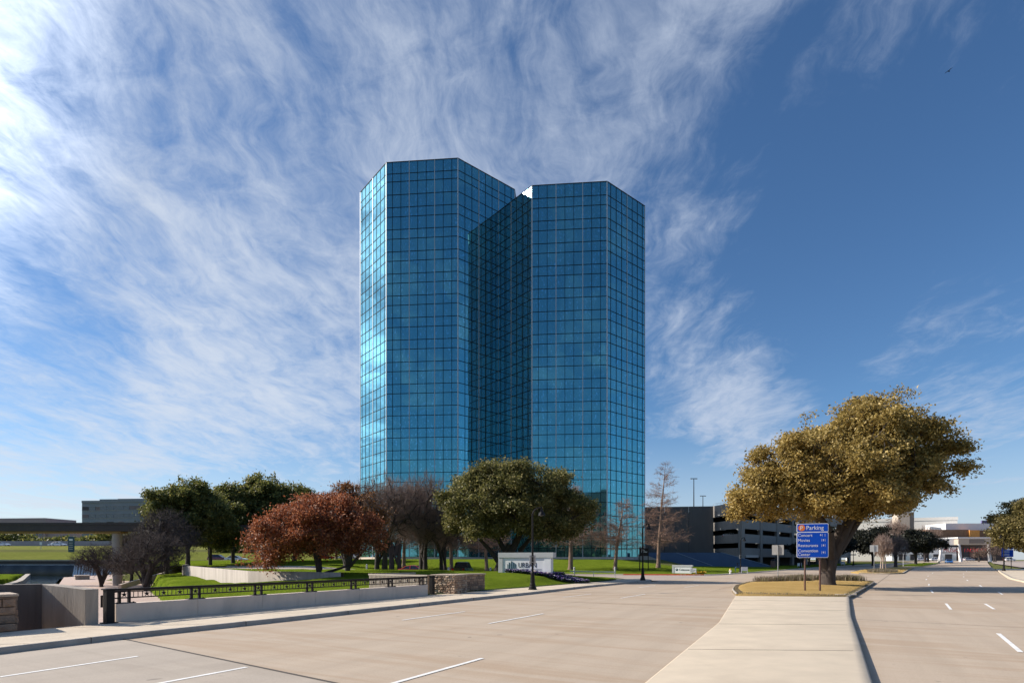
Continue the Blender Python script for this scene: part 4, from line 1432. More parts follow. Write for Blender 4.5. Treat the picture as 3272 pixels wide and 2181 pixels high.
# beige block across the road behind us; the towers mirror it
bb = empty('beige_office', (8, -118, 0), 0, 'beige arched office block mirrored in the lower floors of the shorter tower', 'building')
MB().box(-26, 40, -30, 0, 0, 36).build('wall', MAT['beige_block'], bb)
MB().add([(-30, -32, 36), (44, -32, 36), (44, 2, 36), (-30, 2, 36), (-22, -24, 44), (36, -24, 49), (36, -6, 49), (-22, -6, 44)],
         [(3, 2, 1, 0), (4, 5, 6, 7), (0, 1, 5, 4), (1, 2, 6, 5), (2, 3, 7, 6), (3, 0, 4, 7)]).build('roof', MAT['hall_dark'], bb)
for lv in range(7):
    for k in range(16):
        MB().box(-24.5 + k * 4, -21.9 + k * 4, -.2, .15, 2.5 + lv * 4.6, 5.4 + lv * 4.6).build('window', MAT['car_glass'], bb)

# ---------------------------------------------------------------- entertainment district in the distance (right)
FY = 330.0
wh = empty('event_hall', (at(2770, FY), FY + 16, 1.6), R(-27), 'large off-white windowless event hall behind the trees at the far end of the road', 'building')
hw = at(3046, FY) - at(2770, FY) + 2
MB().box(0, hw, 0, 40, 0, 23.4).build('wall', MAT['hall_white'], wh)
MB().box(-.2, hw + .2, -.25, 40, 23.4, 25.2).build('roof_band', MAT['hall_white'], wh)
MB().box(0, hw, -.12, .05, 18.2, 18.45).build('panel_joint', MAT['hall_tan'], wh)
for k in range(3):
    MB().box(9.5 + k * 2.2, 11.3 + k * 2.2, -.3, .1, 11.5, 18).build('window', MAT['hall_dark'], wh)
tb = empty('stair_tower', (at(2870, 315), 315, 1.6), R(-16), 'tan box-shaped stair tower standing in front of the off-white hall', 'building')
MB().box(0, 5.6, 0, 9, 0, 27.2).build('wall', MAT['hall_tan'], tb)
MB().box(-.2, 5.8, -.2, 9.2, 27.2, 27.9).build('roof_cap', MAT['hall_dark'], tb)
MB().box(5.6, 7.8, .3, 8.7, 0, 27.0).build('shaded_side', MAT['hall_taupe'], tb)  # unlit side of the tower, its shade painted as a darker colour
bn = empty('brown_block', (at(2960, 300), 300, 1.6), R(-2), 'brown clad block with an orange bay above the white shops', 'building')
bx1 = at(3091, 300) - at(2960, 300)
bx2 = at(3122, 300) - at(2960, 300)
for k in range(9):
    MB().box(bx1 * k / 9 + .03, bx1 * (k + 1) / 9 - .03, 0, 10, 10.5, 16.6).build('cladding_panel', MAT['hall_brown'], bn)
MB().box(bx1, bx2, -.8, 10, 10.5, 16.3).build('orange_bay', MAT['hall_orange'], bn)
for k in range(5):
    MB().box(bx2 + k * 3, bx2 + 2.94 + k * 3, .2, 10, 10.5, 16.2).build('cladding_panel', MAT['hall_brown'], bn)
MB().box(bx1 - 6, bx2 + 16, 8, 24, 10, 20.4).build('white_roof_box', MAT['hall_bright'], bn)
MB().box(0, bx2 + 15, .5, 10, -.5, 10.45).build('lower_wall', MAT['hall_brick'], bn)
sh = empty('white_shop', (at(2880, 285), 285, 1.5), 0, 'bright white shop building behind the red lettered entrance sign', 'building')
sx1 = at(3056, 285) - at(2880, 285)
MB().add([(0, 7, 0), (sx1, 0, 0), (sx1, 12, 0), (0, 12, 0), (0, 7, 11.6), (sx1, 0, 11.6), (sx1, 12, 11.6), (0, 12, 11.6)], [(0, 3, 2, 1), (4, 5, 6, 7), (0, 1, 5, 4), (1, 2, 6, 5), (2, 3, 7, 6), (3, 0, 4, 7)]).build('wall', MAT['hall_bright'], sh)
MB().box(sx1 - 1, sx1 + 20, -2.5, 9, 8.2, 11.4).build('canopy', MAT['hall_tan'], sh)
MB().box(sx1 - 1.5, sx1 + 20.5, -2.8, 9, 11.4, 12.0).build('canopy_roof', MAT['hall_bright'], sh)
MB().box(sx1 + 4.5, sx1 + 12, -2.65, -2.4, 8.9, 10.9).build('canopy_sign', MAT['hall_taupe'], sh)
for k in range(6):
    MB().box(sx1 + .6 + k * 3.2, sx1 + 3.2 + k * 3.2, .3, .6, .4, 7.2).build('shop_window', MAT['hall_dark'] if k % 2 else MAT['hall_brick'], sh)
for k in range(5):
    f0, f1 = (3 + k * 5) / sx1, (6 + k * 5) / sx1
    MB().bar((f0 * sx1, 7 - 7 * f0, 2.0), (f1 * sx1, 7 - 7 * f1, 2.0), .3, 3.1).build('shop_window', MAT['hall_dark'], sh)

es = empty('entrance_sign', (at(3003, 240), 240, 1.3), 0, 'long entrance sign of slanted white pylons carrying red letters', 'sign')
for px, lean in ((3003, .6), (3068, -.6), (3162, -.5)):
    x = at(px, 240) - at(3003, 240)
    MB().add([(x - .35 - lean * .3, -.5, 0), (x + .45 - lean * .3, -.5, 0), (x + .45 - lean * .3, .5, 0), (x - .35 - lean * .3, .5, 0),
              (x - .25 + lean, -.4, 7.4), (x + .35 + lean, -.4, 7.4), (x + .35 + lean, .4, 7.4), (x - .25 + lean, .4, 7.4)],
             [(3, 2, 1, 0), (4, 5, 6, 7), (0, 1, 5, 4), (1, 2, 6, 5), (2, 3, 7, 6), (3, 0, 4, 7)]).build('pylon', MAT['hall_bright'], es)
xe = at(3162, 240) - at(3003, 240)
xm = at(3066, 240) - at(3003, 240)
MB().bar((0, 0, 3.9), (xe, 0, 3.9), .35, .3).build('lower_beam', MAT['hall_dark'], es)
MB().bar((0, 0, 6.7), (xm, 0, 6.7), .35, .9).build('upper_beam', MAT['hall_dark'], es)
letters("MUSiC", 2.3, MAT['letter_red'], es, (1.2, -.35, 4.2), (R(90), 0, 0), depth=.08, sx=1.0)
letters("FACTORY", 2.1, MAT['letter_red'], es, (xm + 1.6, -.35, 4.2), (R(90), 0, 0), depth=.08, sx=1.05)
ts = empty('banner_sign', (at(3138, 350), 350, 1.6), 0, 'violet billboard panel with a red square emblem rising behind the right-hand oak', 'sign')
MB().box(0, 7.5, 0, 1, 14, 25).build('panel', MAT['banner_violet'], ts)
MB().box(1, 1.6, .2, .8, 0, 14).build('pole', MAT['steel_grey'], ts)
MB().box(5.5, 6.1, .2, .8, 0, 14).build('pole', MAT['steel_grey'], ts)
MB().box(3.2, 7.5, -.15, 0, 24.2, 25.2).build('red_strip', MAT['banner_red'], ts)
em = MB().box(.9, 5.4, -.2, 0, 20.0 - 4.6, 20.0).build('red_panel', MAT['banner_red'], ts)
for (rx, rz, cx, cz) in ((1.25, .8, 3.1, 17.7), (.5, .78, 3.1, 17.72), (.95, .3, 3.1, 18.15)):
    ring = [(cx + rx * math.cos(2 * math.pi * k / 20), -.28, cz + rz * math.sin(2 * math.pi * k / 20)) for k in range(21)]
    MB().tube(ring, [.13] * 21, 5, caps=False).build('emblem', MAT['sign_white'], ts)
# ---------------------------------------------------------------- street furniture
def street_lamp(x, y, z, label, rz=0.0, h=5.7, plate=True, plate_rz=0.0, sign_z=1.75, group=None):
    t = empty('street_lamp', (x, y, z), rz, label, 'street lamp', group)
    MB().lathe([(.30, 0), (.30, .05), (.27, .07), (.24, .22), (.20, .27), (.19, .40), (.165, .44), (.15, .75), (.13, 1.15), (.10, 1.2), (.085, 1.25)], 14).build('base', MAT['iron_black'], t, smooth=False)
    MB().tube([(0, 0, 1.2), (0, 0, h - .55)], [.075, .062], 12).build('pole', MAT['iron_black'], t)
    arm = [(0, 0, h - .62)] + [(.62 * (1 - math.cos(a)), 0, h - .62 + .55 * math.sin(a)) for a in np.linspace(.15, math.pi / 2, 8)]
    MB().tube(arm, [.05] * len(arm), 8).build('arm', MAT['iron_black'], t)
    MB().lathe([(.085, h - .52), (.085, h - .56), (.05, h - .6)], 10).build('collar', MAT['iron_black'], t)
    sh = MB().lathe([(.03, h - .02), (.045, h - .14), (.085, h - .2), (.10, h - .34), (.16, h - .42), (.22, h - .52), (.245, h - .64), (.23, h - .645), (.15, h - .5)], 16, c=(.62, 0)).build('lamp_shade', MAT['iron_black'], t, smooth=False)
    MB().lathe([(.14, h - .63), (.16, h - .60), (.12, h - .54)], 12, c=(.62, 0)).build('lens', MAT['lamp_clear'], sh)
    MB().lathe([(.38, -.14), (.38, .012)], 16).build('footing', MAT['walk_concrete'], t)
    if plate:
        s = MB().box(-.23, .23, .09, .11, sign_z, sign_z + .62).build('sign_plate', MAT['sign_back'], t, bevel=.01)
        s.rotation_euler = (0, 0, plate_rz)
        for zz in (.12, .5):
            MB().box(-.1, .1, -.09, .1, sign_z + zz, sign_z + zz + .03).build('strap', MAT['steel_grey'], s)
    return t


street_lamp(1.41, 38.6, .15, 'black bell-shaded street lamp in front of the white company sign, grey plate on its pole')
street_lamp(13.0, 56.0, .15, 'black bell-shaded street lamp at the corner of the driveway', plate=False)
street_lamp(36.9, 90.9, .16, 'black bell-shaded street lamp beside the fire hydrant', sign_z=2.2, plate_rz=.5)
street_lamp(62, 121, .42, 'black street lamp standing in the shade in front of the garage', sign_z=2.0)
street_lamp(at(2727, 150), 150, .7, 'dim black street lamp in garage shade behind the median oak', plate=False)
street_lamp(86.6, 99.2, .24, 'black street lamp on the right-hand pavement corner beside the big oak', h=6.4, plate=False, rz=R(180))
street_lamp(at(3000, 205), 205, 1.2, 'distant black street lamp beside the lettered entrance sign', plate=False)


def hydrant(x, y, z):
    t = empty('fire_hydrant', (x, y, z), R(20), 'white fire hydrant with a yellow top at the pavement edge', 'hydrant')
    MB().lathe([(.17, 0), (.17, .04), (.12, .05), (.115, .5), (.15, .51), (.15, .55)], 14).build('barrel', MAT['hydrant_white'], t)
    MB().lathe([(.145, .55), (.14, .62), (.11, .70), (.05, .75), (.035, .76), (.035, .82)], 14).build('bonnet', MAT['hydrant_yellow'], t)
    for a in (0, math.pi):
        MB().tube([(.1 * math.cos(a), .1 * math.sin(a), .42), (.21 * math.cos(a), .21 * math.sin(a), .42)], [.06, .065], 10).build('outlet', MAT['hydrant_white'], t)
    MB().tube([(0, -.1, .36), (0, -.24, .36)], [.085, .09], 12).build('outlet', MAT['hydrant_white'], t)


hydrant(32.0, 82.6, .15)


def bollard(x, y, z, label, group):
    t = empty('bollard', (x, y, z), 0, label, 'bollard', group)
    MB().lathe([(.13, -.1), (.13, .78), (.11, .86), (.05, .90)], 12).build('shaft', MAT['sign_back'], t)
    MB().box(-.05, .05, -.135, -.10, .66, .74).build('light_slot', MAT['letter_black'], t)


for px in (1172, 1300, 1433, 1567):
    yy = 86.0
    bollard(at(px, yy), yy, lawn2_z(at(px, yy), yy), 'small grey bollard along the driveway lawn left of the company sign', 'bollards left of the company sign')
for px in (1835, 1965):
    yy = 85.4
    bollard(at(px, yy), yy, lawn2_z(at(px, yy), yy), 'small grey bollard on the lawn between the company sign and driveway corner', 'bollards right of the company sign')
for k, (x, y) in enumerate([(-52.5, 82), (-47, 74), (-40.2, 64.5), (-37.2, 52), (-35.4, 48.6), (-62, 90), (-72, 104)]):
    t = empty('promenade_post', (x, y, -1.9), 0, 'dark slim post on the paved canal promenade', 'bollard', 'posts on the promenade')
    MB().tube([(0, 0, 0), (0, 0, .95)], [.09, .09], 10).build('shaft', MAT['iron_black'], t)
    MB().lathe([(.1, .95), (.12, .98), (.06, 1.04)], 10).build('cap', MAT['iron_black'], t)


# ---- parking guide sign on the median
def rounded(wd, ht, r, n=5):
    pts = []
    for cx, cz, a0 in ((wd / 2 - r, ht / 2 - r, 0), (-wd / 2 + r, ht / 2 - r, 90), (-wd / 2 + r, -ht / 2 + r, 180), (wd / 2 - r, -ht / 2 + r, 270)):
        for k in range(n + 1):
            a = R(a0 + 90 * k / n)
            pts.append((cx + r * math.cos(a), cz + r * math.sin(a)))
    return pts


def plate(wd, ht, r, y0, y1, cz, name, mat, parent, cx=0.0):
    p = rounded(wd, ht, r)
    n = len(p)
    vs = [(x + cx, y0, z + cz) for x, z in p] + [(x + cx, y1, z + cz) for x, z in p]
    fs = [tuple(range(n)), tuple(range(2 * n - 1, n - 1, -1))] + [(i, i + n, (i + 1) % n + n, (i + 1) % n) for i in range(n)]
    return MB().add(vs, fs).build(name, mat, parent)


ps = empty('parking_sign', (19.2, 36.0, 0.22), R(-19), 'blue parking sign listing concert, movies and restaurants on two brown posts', 'sign')
for x in (-.42, .44):
    MB().tube([(x, .06, -.2), (x, .06, 4.25)], [.055, .055], 8).build('post', MAT['post_brown'], ps)
PW = 1.82
plate(PW, .55, .08, -.02, .02, 4.02, 'top_panel', MAT['sign_white'], ps)
plate(PW - .07, .48, .06, -.026, -.02, 4.02, 'top_face', MAT['sign_blue'], ps)
plate(PW, 1.64, .10, -.02, .02, 2.93, 'main_panel', MAT['sign_white'], ps)
plate(PW - .07, 1.57, .08, -.026, -.02, 2.93, 'main_face', MAT['sign_blue'], ps)
disc = [(math.cos(2 * math.pi * k / 28) * .20, math.sin(2 * math.pi * k / 28) * .20) for k in range(28)]
MB().add([(x - .62, -.031, z + 4.02) for x, z in disc], [tuple(range(28))]).build('parking_disc', MAT['sign_orange'], ps)
letters("P", .36, MAT['sign_white'], ps, (-.73, -.034, 3.89), (R(90), 0, 0), depth=.002)
letters("Parking", .37, MAT['sign_white'], ps, (-.37, -.030, 3.90), (R(90), 0, 0), depth=.002, sx=.92)
for txt, z in (("Concert", 3.46), ("Movies", 3.14), ("Restaurants", 2.81), ("Convention", 2.47), ("Center", 2.23)):
    letters(txt, .265, MAT['sign_white'], ps, (-.84, -.030, z), (R(90), 0, 0), depth=.002, sx=.92)


def arrow(x, z, kind):
    m = MB()
    y = -.031
    def rect(a, b, c, d):
        m.add([(a, y, c), (b, y, c), (b, y, d), (a, y, d)], [(0, 1, 2, 3)])
    if kind == 'up':
        rect(x - .012, x + .012, z - .06, z + .03)
        m.add([(x - .05, y, z + .01), (x + .05, y, z + .01), (x, y, z + .08)], [(0, 1, 2)])
        rect(x - .10, x - .085, z - .08, z + .09)
        rect(x + .085, x + .10, z - .08, z + .09)
    else:
        rect(x - .012, x + .012, z - .05, z + .03)
        m.add([(x - .05, y, z + .01), (x + .05, y, z + .01), (x, y, z + .08)], [(0, 1, 2)])
        rect(x + .085, x + .10, z - .08, z + .09)
        rect(x + .24, x + .255, z - .08, z + .09)
    m.build('lane_arrow', MAT['sign_white'], ps)


arrow(.46, 3.54, 'lane')
for z in (3.22, 2.89, 2.44):
    arrow(.62, z, 'up')


def back_sign(x, y, z, label, h=3.55, s=1.08, rz=R(-24), hs=1.0, front=None):
    t = empty('road_sign', (x, y, z), rz, label, 'sign')
    MB().tube([(0, 0, -.2), (0, 0, h - .05)], [.045, .045], 8).build('post', MAT['steel_grey'], t)
    plate(s, hs, .05, .05, .075, h - hs / 2, 'sign_plate', MAT['sign_back'], t)
    MB().box(-.06, .06, .0, .05, h - hs, h).build('brace', MAT['steel_grey'], t)
    return t


back_sign(27.0, 57.2, .15, 'grey back of a square road sign on the dry-grass median tip')
back_sign(at(2793, 100), 100, .2, 'grey back of a square road sign beside the small pink-barked tree', h=4.6, s=1.25, hs=1.2)
sg = back_sign(at(2886, 140), 140, .55, 'white turn-restriction sign on the shaded far median', h=5.0, s=1.4, hs=1.15, rz=0)
sg.children[1].data.materials[0] = MAT['sign_white']
bar = MB().tube([(-.35, -.07, 4.25), (-.3, -.07, 4.6), (0, -.07, 4.72), (.3, -.07, 4.55)], [.06] * 4, 5)
bar.build('turn_arrow', MAT['letter_black'], sg)
bs = empty('blue_guide_sign', (at(3219, 118), 118, .3), R(-14), 'blue guide sign on two posts partly behind the right-hand oak', 'sign')
for x in (-.5, .7):
    MB().tube([(x, .06, -.2), (x, .06, 4.8)], [.06, .06], 8).build('post', MAT['iron_black'], bs)
plate(2.0, .55, .08, -.02, .02, 4.35, 'top_panel', MAT['sign_blue'], bs)
plate(2.1, 1.5, .08, -.02, .02, 3.25, 'main_panel', MAT['sign_blue'], bs)
for z in (4.3, 3.7, 3.4, 3.05, 2.75):
    MB().box(-.85, .35, -.03, -.02, z, z + .1).build('lettering', MAT['sign_white'], bs)

# ---- company sign with flower bed
cs_ = empty('company_sign', (-1.2, 50.9, 1.12), R(-23), 'white monument sign reading URBAN with teal bar logo on the lawn', 'sign')
SWD = 5.1
MB().box(0, SWD - .12, 0, .6, -.4, 1.28).build('body', MAT['panel_white'], cs_)
MB().box(-.02, .40, -.06, .66, -.4, 1.28).build('side_pier', MAT['panel_grey'], cs_)
MB().box(-.02, SWD + .12, -.10, .70, 1.28, 1.72).build('cap_band', MAT['panel_grey'], cs_)
MB().box(SWD - .72, SWD - .12, -.05, 0, -.4, 1.28).build('end_panel', MAT['panel_white'], cs_)
for k, (x, wd, h0, h1) in enumerate(((.86, .035, .12, .66), (1.0, .12, .14, .80), (1.22, .12, .16, .92), (1.43, .12, .14, .80), (1.62, .07, .12, .68))):
    MB().add([(x, -.02, .20), (x + wd, -.02, .20), (x + wd, -.02, h1), (x, -.02, h1 + .06), (x, .0, .20), (x + wd, .0, .20), (x + wd, .0, h1), (x, .0, h1 + .06)],
             [(0, 1, 2, 3), (7, 6, 5, 4), (0, 4, 5, 1), (2, 6, 7, 3), (1, 5, 6, 2), (3, 7, 4, 0)]).build('logo_bar', MAT['logo_teal'], cs_)
letters("URBAN", .62, MAT['letter_black'], cs_, (1.90, -.012, .40), (R(90), 0, 0), depth=.006, sx=.86)
letters("TOWERS", .17, MAT['letter_grey'], cs_, (2.22, -.012, .19), (R(90), 0, 0), depth=.004, sx=1.05)
letters("222 WEST LAS COLINAS BLVD", .13, MAT['letter_grey'], cs_, (3.05, -.012, .19), (R(90), 0, 0), depth=.004, sx=.62)

cel = empty('company_sign', (at(2152, 84.5), 84.5, lawn2_z(at(2180, 84.5), 84.5)), R(-32), 'small white sign reading Celanese below the blue ramp walls', 'sign')
MB().box(0, 2.65, 0, .5, -.3, .98).build('body', MAT['panel_white'], cel)
MB().box(-.2, .1, -.04, .54, -.3, .98).build('side_pier', MAT['panel_grey'], cel)
MB().box(-.2, 2.8, -.06, .56, .98, 1.22).build('cap_band', MAT['panel_grey'], cel)
letters("Celanese", .44, MAT['letter_black'], cel, (.82, -.012, .38), (R(90), 0, 0), depth=.005, sx=.95)
dsc = [(math.cos(2 * math.pi * k / 20) * .19, math.sin(2 * math.pi * k / 20) * .19) for k in range(20)]
MB().add([(x + .5, -.012, z + .52) for x, z in dsc], [tuple(range(20))]).build('logo', MAT['logo_teal'], cel)
MB().tube([(.36, -.016, .46), (.46, -.016, .58), (.62, -.016, .60)], [.02, .03, .015], 5).build('logo_mark', MAT['sign_white'], cel)
lb = empty('lawn_board', (at(2204, 81.6), 81.6, lawn2_z(at(2212, 81.6), 81.6)), R(-22), 'low white notice board on two legs in front of the Celanese sign', 'sign')
MB().box(0, .9, 0, .06, .22, .82).build('board', MAT['panel_white'], lb)
for x in (0, .84):
    MB().box(x, x + .06, .0, .06, -.1, .22).build('leg', MAT['panel_white'], lb)
for z, n in ((.66, 2), (.52, 4), (.40, 3)):
    for k in range(n):
        MB().box(.12 + k * .17, .25 + k * .17, -.012, 0, z, z + .05).build('lettering', MAT['letter_grey'], lb)
for k, (px, yy, lab) in enumerate(((2369, 88.5, 'blank white yard sign beside the lamp and fire hydrant'), (2548, 128, 'white yard sign in the shade at the garage entrance'),
                                   (2688, 150, 'white yard sign on shaded grass behind the oak trunk'))):
    zg = lawn2_z(at(px, yy), yy) if k == 0 else float(zr(yy)) + .14
    t = empty('yard_sign', (at(px, yy), yy, zg), 0, lab, 'sign')
    MB().box(0, 1.0, 0, .05, .3, .95).build('board', MAT['panel_white'], t)
    for x in (0, .94):
        MB().box(x, x + .06, 0, .05, -.15, .3).build('leg', MAT['panel_white'], t)

lc = empty('district_sign', (at(2044, 90), 90, lawn2_z(at(2044, 90), 90)), 0, 'tall dark district sign reading Las Colinas between two black posts', 'sign')
for x in (0, 1.36):
    MB().box(x - .06, x + .06, -.06, .06, -.2, 3.75).build('post', MAT['iron_black'], lc)
MB().box(.06, 1.30, -.03, .03, 2.35, 3.6).build('panel', MAT['iron_black'], lc)
letters("Las", .36, MAT['sign_white'], lc, (.30, -.04, 3.22), (R(90), 0, 0), depth=.004)
letters("Colinas", .36, MAT['sign_white'], lc, (.22, -.04, 2.92), (R(90), 0, 0), depth=.004, sx=.9)

wr_ = empty('barrier_rail', (6.4, 62.2, .35), R(-3), 'white rail on thin legs at the edge of the driveway', 'railing')
MB().bar((0, 0, .58), (5.0, 0, .5), .10, .14).build('rail', MAT['panel_white'], wr_)
for x in (.5, 2.6, 4.92):
    MB().box(x - .04, x + .04, -.04, .04, -.5, .52).build('leg', MAT['panel_white'], wr_)

# utility bits: backflow cage by the ramp wall, litter bin
uc = empty('backflow_pipe', (at(2350, 92), 92, lawn2_z(at(2350, 92), 92)), 0, 'dark blue pipe valve standing against the blue ramp wall', 'pipe')
MB().tube([(0, 0, -.1), (0, 0, .7), (.15, 0, .85), (.6, 0, .85), (.7, 0, .7), (.7, 0, -.1)], [.09] * 6, 8).build('pipe', MAT['ramp_blue'], uc)
MB().tube([(.35, 0, .85), (.35, 0, 1.5)], [.05, .05], 6).build('valve_stem', MAT['iron_black'], uc)
MB().lathe([(.18, 1.45), (.18, 1.5)], 10, c=(.35, 0)).build('hand_wheel', MAT['iron_black'], uc)
lbn = empty('litter_bin', (at(2470, 124), 124, .55), 0, 'dark red litter bin at the end of the blue ramp wall', 'bin')
MB().lathe([(.45, 0), (.5, .2), (.5, 1.35), (.4, 1.4)], 12).build('body', MAT['hall_brick'], lbn)
MB().lathe([(.52, 1.4), (.45, 1.6), (.2, 1.75)], 12).build('lid', MAT['iron_black'], lbn)
hs = empty('highway_sign', (at(228, 178), 178, 4.6), 0, 'narrow dark blue pylon sign on the grassy highway bank', 'sign')
MB().box(-.9, .9, -.15, .15, 0, 4.9).build('panel', MAT['logo_teal'], hs)
MB().box(-.55, .55, -.2, -.15, 3.6, 4.2).build('lettering', MAT['sign_white'], hs)
for k in range(4):
    MB().box(-.6, .6, -.2, -.15, .8 + k * .65, 1.1 + k * .65).build('lettering', MAT['letter_grey'], hs)
ms = empty('marker_sign', (at(131, 185), 185, 5.4), 0, 'tiny white marker sign on the dry bank below the highway', 'sign')
MB().box(-.06, .06, -.05, .05, 0, 2.1).build('post', MAT['steel_grey'], ms)
MB().box(-.4, .4, -.1, -.05, 1.7, 2.6).build('plate', MAT['panel_white'], ms)
dk = empty('canal_landing', (at(262, 118), 118, -2.3), R(-50), 'small stone landing block at the water edge below the weir', 'wall')
MB().box(-2, 2, -1.2, 1.2, -.5, 1.1).build('block', MAT['old_concrete'], dk, bevel=.03)
MB().box(-2.1, 2.1, -1.3, 1.3, 1.1, 1.3).build('coping', MAT['column_concrete'], dk)


# ---------------------------------------------------------------- vehicles
def loft(sections, name, mat, parent, smooth=False):
    """sections: list of rings of equal length"""
    k = len(sections[0])
    vs = [v for s in sections for v in s]
    fs = []
    for i in range(len(sections) - 1):
        for j in range(k):
            fs.append((i * k + j, i * k + (j + 1) % k, (i + 1) * k + (j + 1) % k, (i + 1) * k + j))
    fs.append(tuple(range(k - 1, -1, -1)))
    fs.append(tuple((len(sections) - 1) * k + j for j in range(k)))
    return MB().add(vs, fs).build(name, mat, parent, smooth=smooth)


wheel_me = MB().tube([(0, -.11, 0), (0, -.09, 0), (0, .09, 0), (0, .11, 0)], [.28, .33, .33, .28], 16).mesh('wheel', MAT['tyre'])
rim_me = MB().tube([(0, -.118, 0), (0, .118, 0)], [.2, .2], 12).mesh('rim', MAT['rim'])


def vehicle(kind, color, loc, rz, label, group=None, name=None):
    """x forwards; sedan, suv or pickup"""
    t = empty(name or {'sedan': 'car', 'suv': 'car', 'pickup': 'pickup_truck'}[kind], loc, rz, label, {'sedan': 'car', 'suv': 'car', 'pickup': 'truck'}[kind], group)
    M = MAT['car_' + color]
    L, Wd = {'sedan': (4.7, 1.8), 'suv': (4.7, 1.9), 'pickup': (5.7, 1.98)}[kind]
    if kind == 'sedan':
        prof = [(-2.35, .42, .78), (-2.3, .3, .98), (-1.7, .22, 1.03), (-.5, .2, .98), (.7, .2, .95), (1.6, .22, .86), (2.2, .28, .72), (2.35, .4, .60)]
        cabin = [(-1.85, .98, 1.0, .72), (-1.2, .98, 1.36, .60), (-.6, .98, 1.45, .58), (.15, .95, 1.42, .58), (1.0, .93, .97, .70)]
    elif kind == 'suv':
        prof = [(-2.3, .45, .9), (-2.25, .35, 1.1), (-1.6, .28, 1.12), (-.5, .26, 1.1), (.7, .26, 1.06), (1.5, .28, 1.0), (2.15, .32, .85), (2.33, .45, .70)]
        cabin = [(-2.2, 1.08, 1.12, .78), (-1.9, 1.08, 1.62, .66), (-1.0, 1.08, 1.74, .64), (.1, 1.06, 1.70, .64), (1.05, 1.03, 1.08, .76)]
    else:
        prof = [(-2.85, .5, 1.1), (-2.8, .42, 1.15), (-1.0, .4, 1.15), (.0, .4, 1.15), (1.2, .4, 1.15), (1.9, .42, 1.12), (2.7, .45, 1.02), (2.85, .55, .85)]
        cabin = [(-.95, 1.12, 1.2, .80), (-.75, 1.12, 1.85, .70), (.2, 1.12, 1.9, .70), (.7, 1.12, 1.86, .70), (1.5, 1.12, 1.18, .80)]
    secs = []
    for x, zb, zt in prof:
        hw = Wd / 2 * (0.9 if abs(x) > L / 2 - .12 else 1.0)
        secs.append([(x, -hw * .92, zb), (x, hw * .92, zb), (x, hw, zb + (zt - zb) * .45), (x, hw * .93, zt), (x, -hw * .93, zt), (x, -hw, zb + (zt - zb) * .45)])
    body = loft(secs, 'body', M, t)
    secs = [[(x, -Wd / 2 * .92, zb), (x, Wd / 2 * .92, zb), (x, hw + .04, zt), (x, -hw - .04, zt)] for x, zb, zt, hw in cabin]
    loft(secs, 'window', MAT['car_glass'], t)
    top = [c for c in cabin if c[2] > cabin[0][2] + .2]
    loft([[(x, -hw - .05, zt - .02), (x, hw + .05, zt - .02), (x, hw, zt + .035), (x, -hw, zt + .035)] for x, zb, zt, hw in top], 'roof', M, t)
    for i in (0, 2, -1):                      # pillars
        x, zb, zt, hw = cabin[i]
        x2, zb2, zt2, hw2 = cabin[1 if i == 0 else (2 if i == 2 else -2)]
        for s in (-1, 1):
            MB().bar((x, s * (Wd / 2 * .93), zb), (x2, s * (hw2 + .055), zt2), .07, .06, up=(1, 0, 0.2)).build('pillar', M, t)
    if kind == 'pickup':
        MB().box(-2.72, -1.05, -.82, .82, 1.1, 1.153).build('bed_floor', MAT['tyre'], t)
        MB().box(-2.87, -2.80, -.86, .86, .62, 1.2).build('tailgate', M, t)
        MB().box(-2.98, -2.84, -.95, .95, .42, .58).build('bumper', MAT['rim'], t)
    wx = (-L / 2 + .95, L / 2 - .9)
    r = .33 if kind == 'sedan' else .38
    for x in wx:
        for s in (-1, 1):
            o = link('wheel', wheel_me, t, (x, s * (Wd / 2 - .1), r))
            o.scale = (r / .33, 1, r / .33)
            link('rim', rim_me, o)
    zt = prof[0][2]
    for s in (-1, 1):
        MB().box(-L / 2 - .02, -L / 2 + .06, s * Wd / 2 * .72 - .14, s * Wd / 2 * .72 + .14, zt - .28, zt - .02).build('tail_light', MAT['lamp_red'], t)
        MB().box(L / 2 - .22, L / 2 - .02, s * Wd / 2 * .66 - .17, s * Wd / 2 * .66 + .17, prof[-1][2] - .10, prof[-1][2] + .05).build('headlight', MAT['lamp_clear'], t)
    return t


vehicle('pickup', 'black', (at(1478, 74), 74.0, float(zdrive(at(1478, 74)))), R(84), 'black pickup truck seen from behind on the driveway among the trees')
vehicle('sedan', 'red', (at(1330, 76), 76, float(zdrive(at(1330, 76))) - .02), R(-10), 'red car mostly hidden behind the lawn crest, beside the black pickup')
zc = float(zdrive(-30))
vehicle('sedan', 'red', (at(1036, 134), 134, 2.2), R(10), 'red car parked beyond the rust-leaved oak')
vehicle('suv', 'white', (at(1150, 141), 141, 2.3), R(170), 'white car parked beside the glass tower, glimpsed between trunks')
vehicle('sedan', 'silver', (at(1112, 142), 142, 2.3), R(175), 'silver car parked beside the glass tower, glimpsed between trunks')
vehicle('suv', 'maroon', (at(700, 132), 132, 1.7), R(5), 'maroon car parked beyond the evergreen grove')
vehicle('sedan', 'white', (at(755, 128), 128, 1.7), R(5), 'white car parked beyond the evergreen grove')
vehicle('sedan', 'white', (at(188, 200), 200, 7.05), R(0), 'white sedan on the near lane of the highway, below the other car')
vehicle('suv', 'white', (at(178, 211), 211, 7.22), R(180), 'white car on the far lane of the highway by the barrier')
vehicle('sedan', 'white', (at(8, 200), 200, 7.05), R(0), 'white sedan on the highway just below the pinkish building')
vehicle('suv', 'black', (at(2155, 162), 162, 14.6), R(175), 'dark car parked on the garage roof behind the parapet')
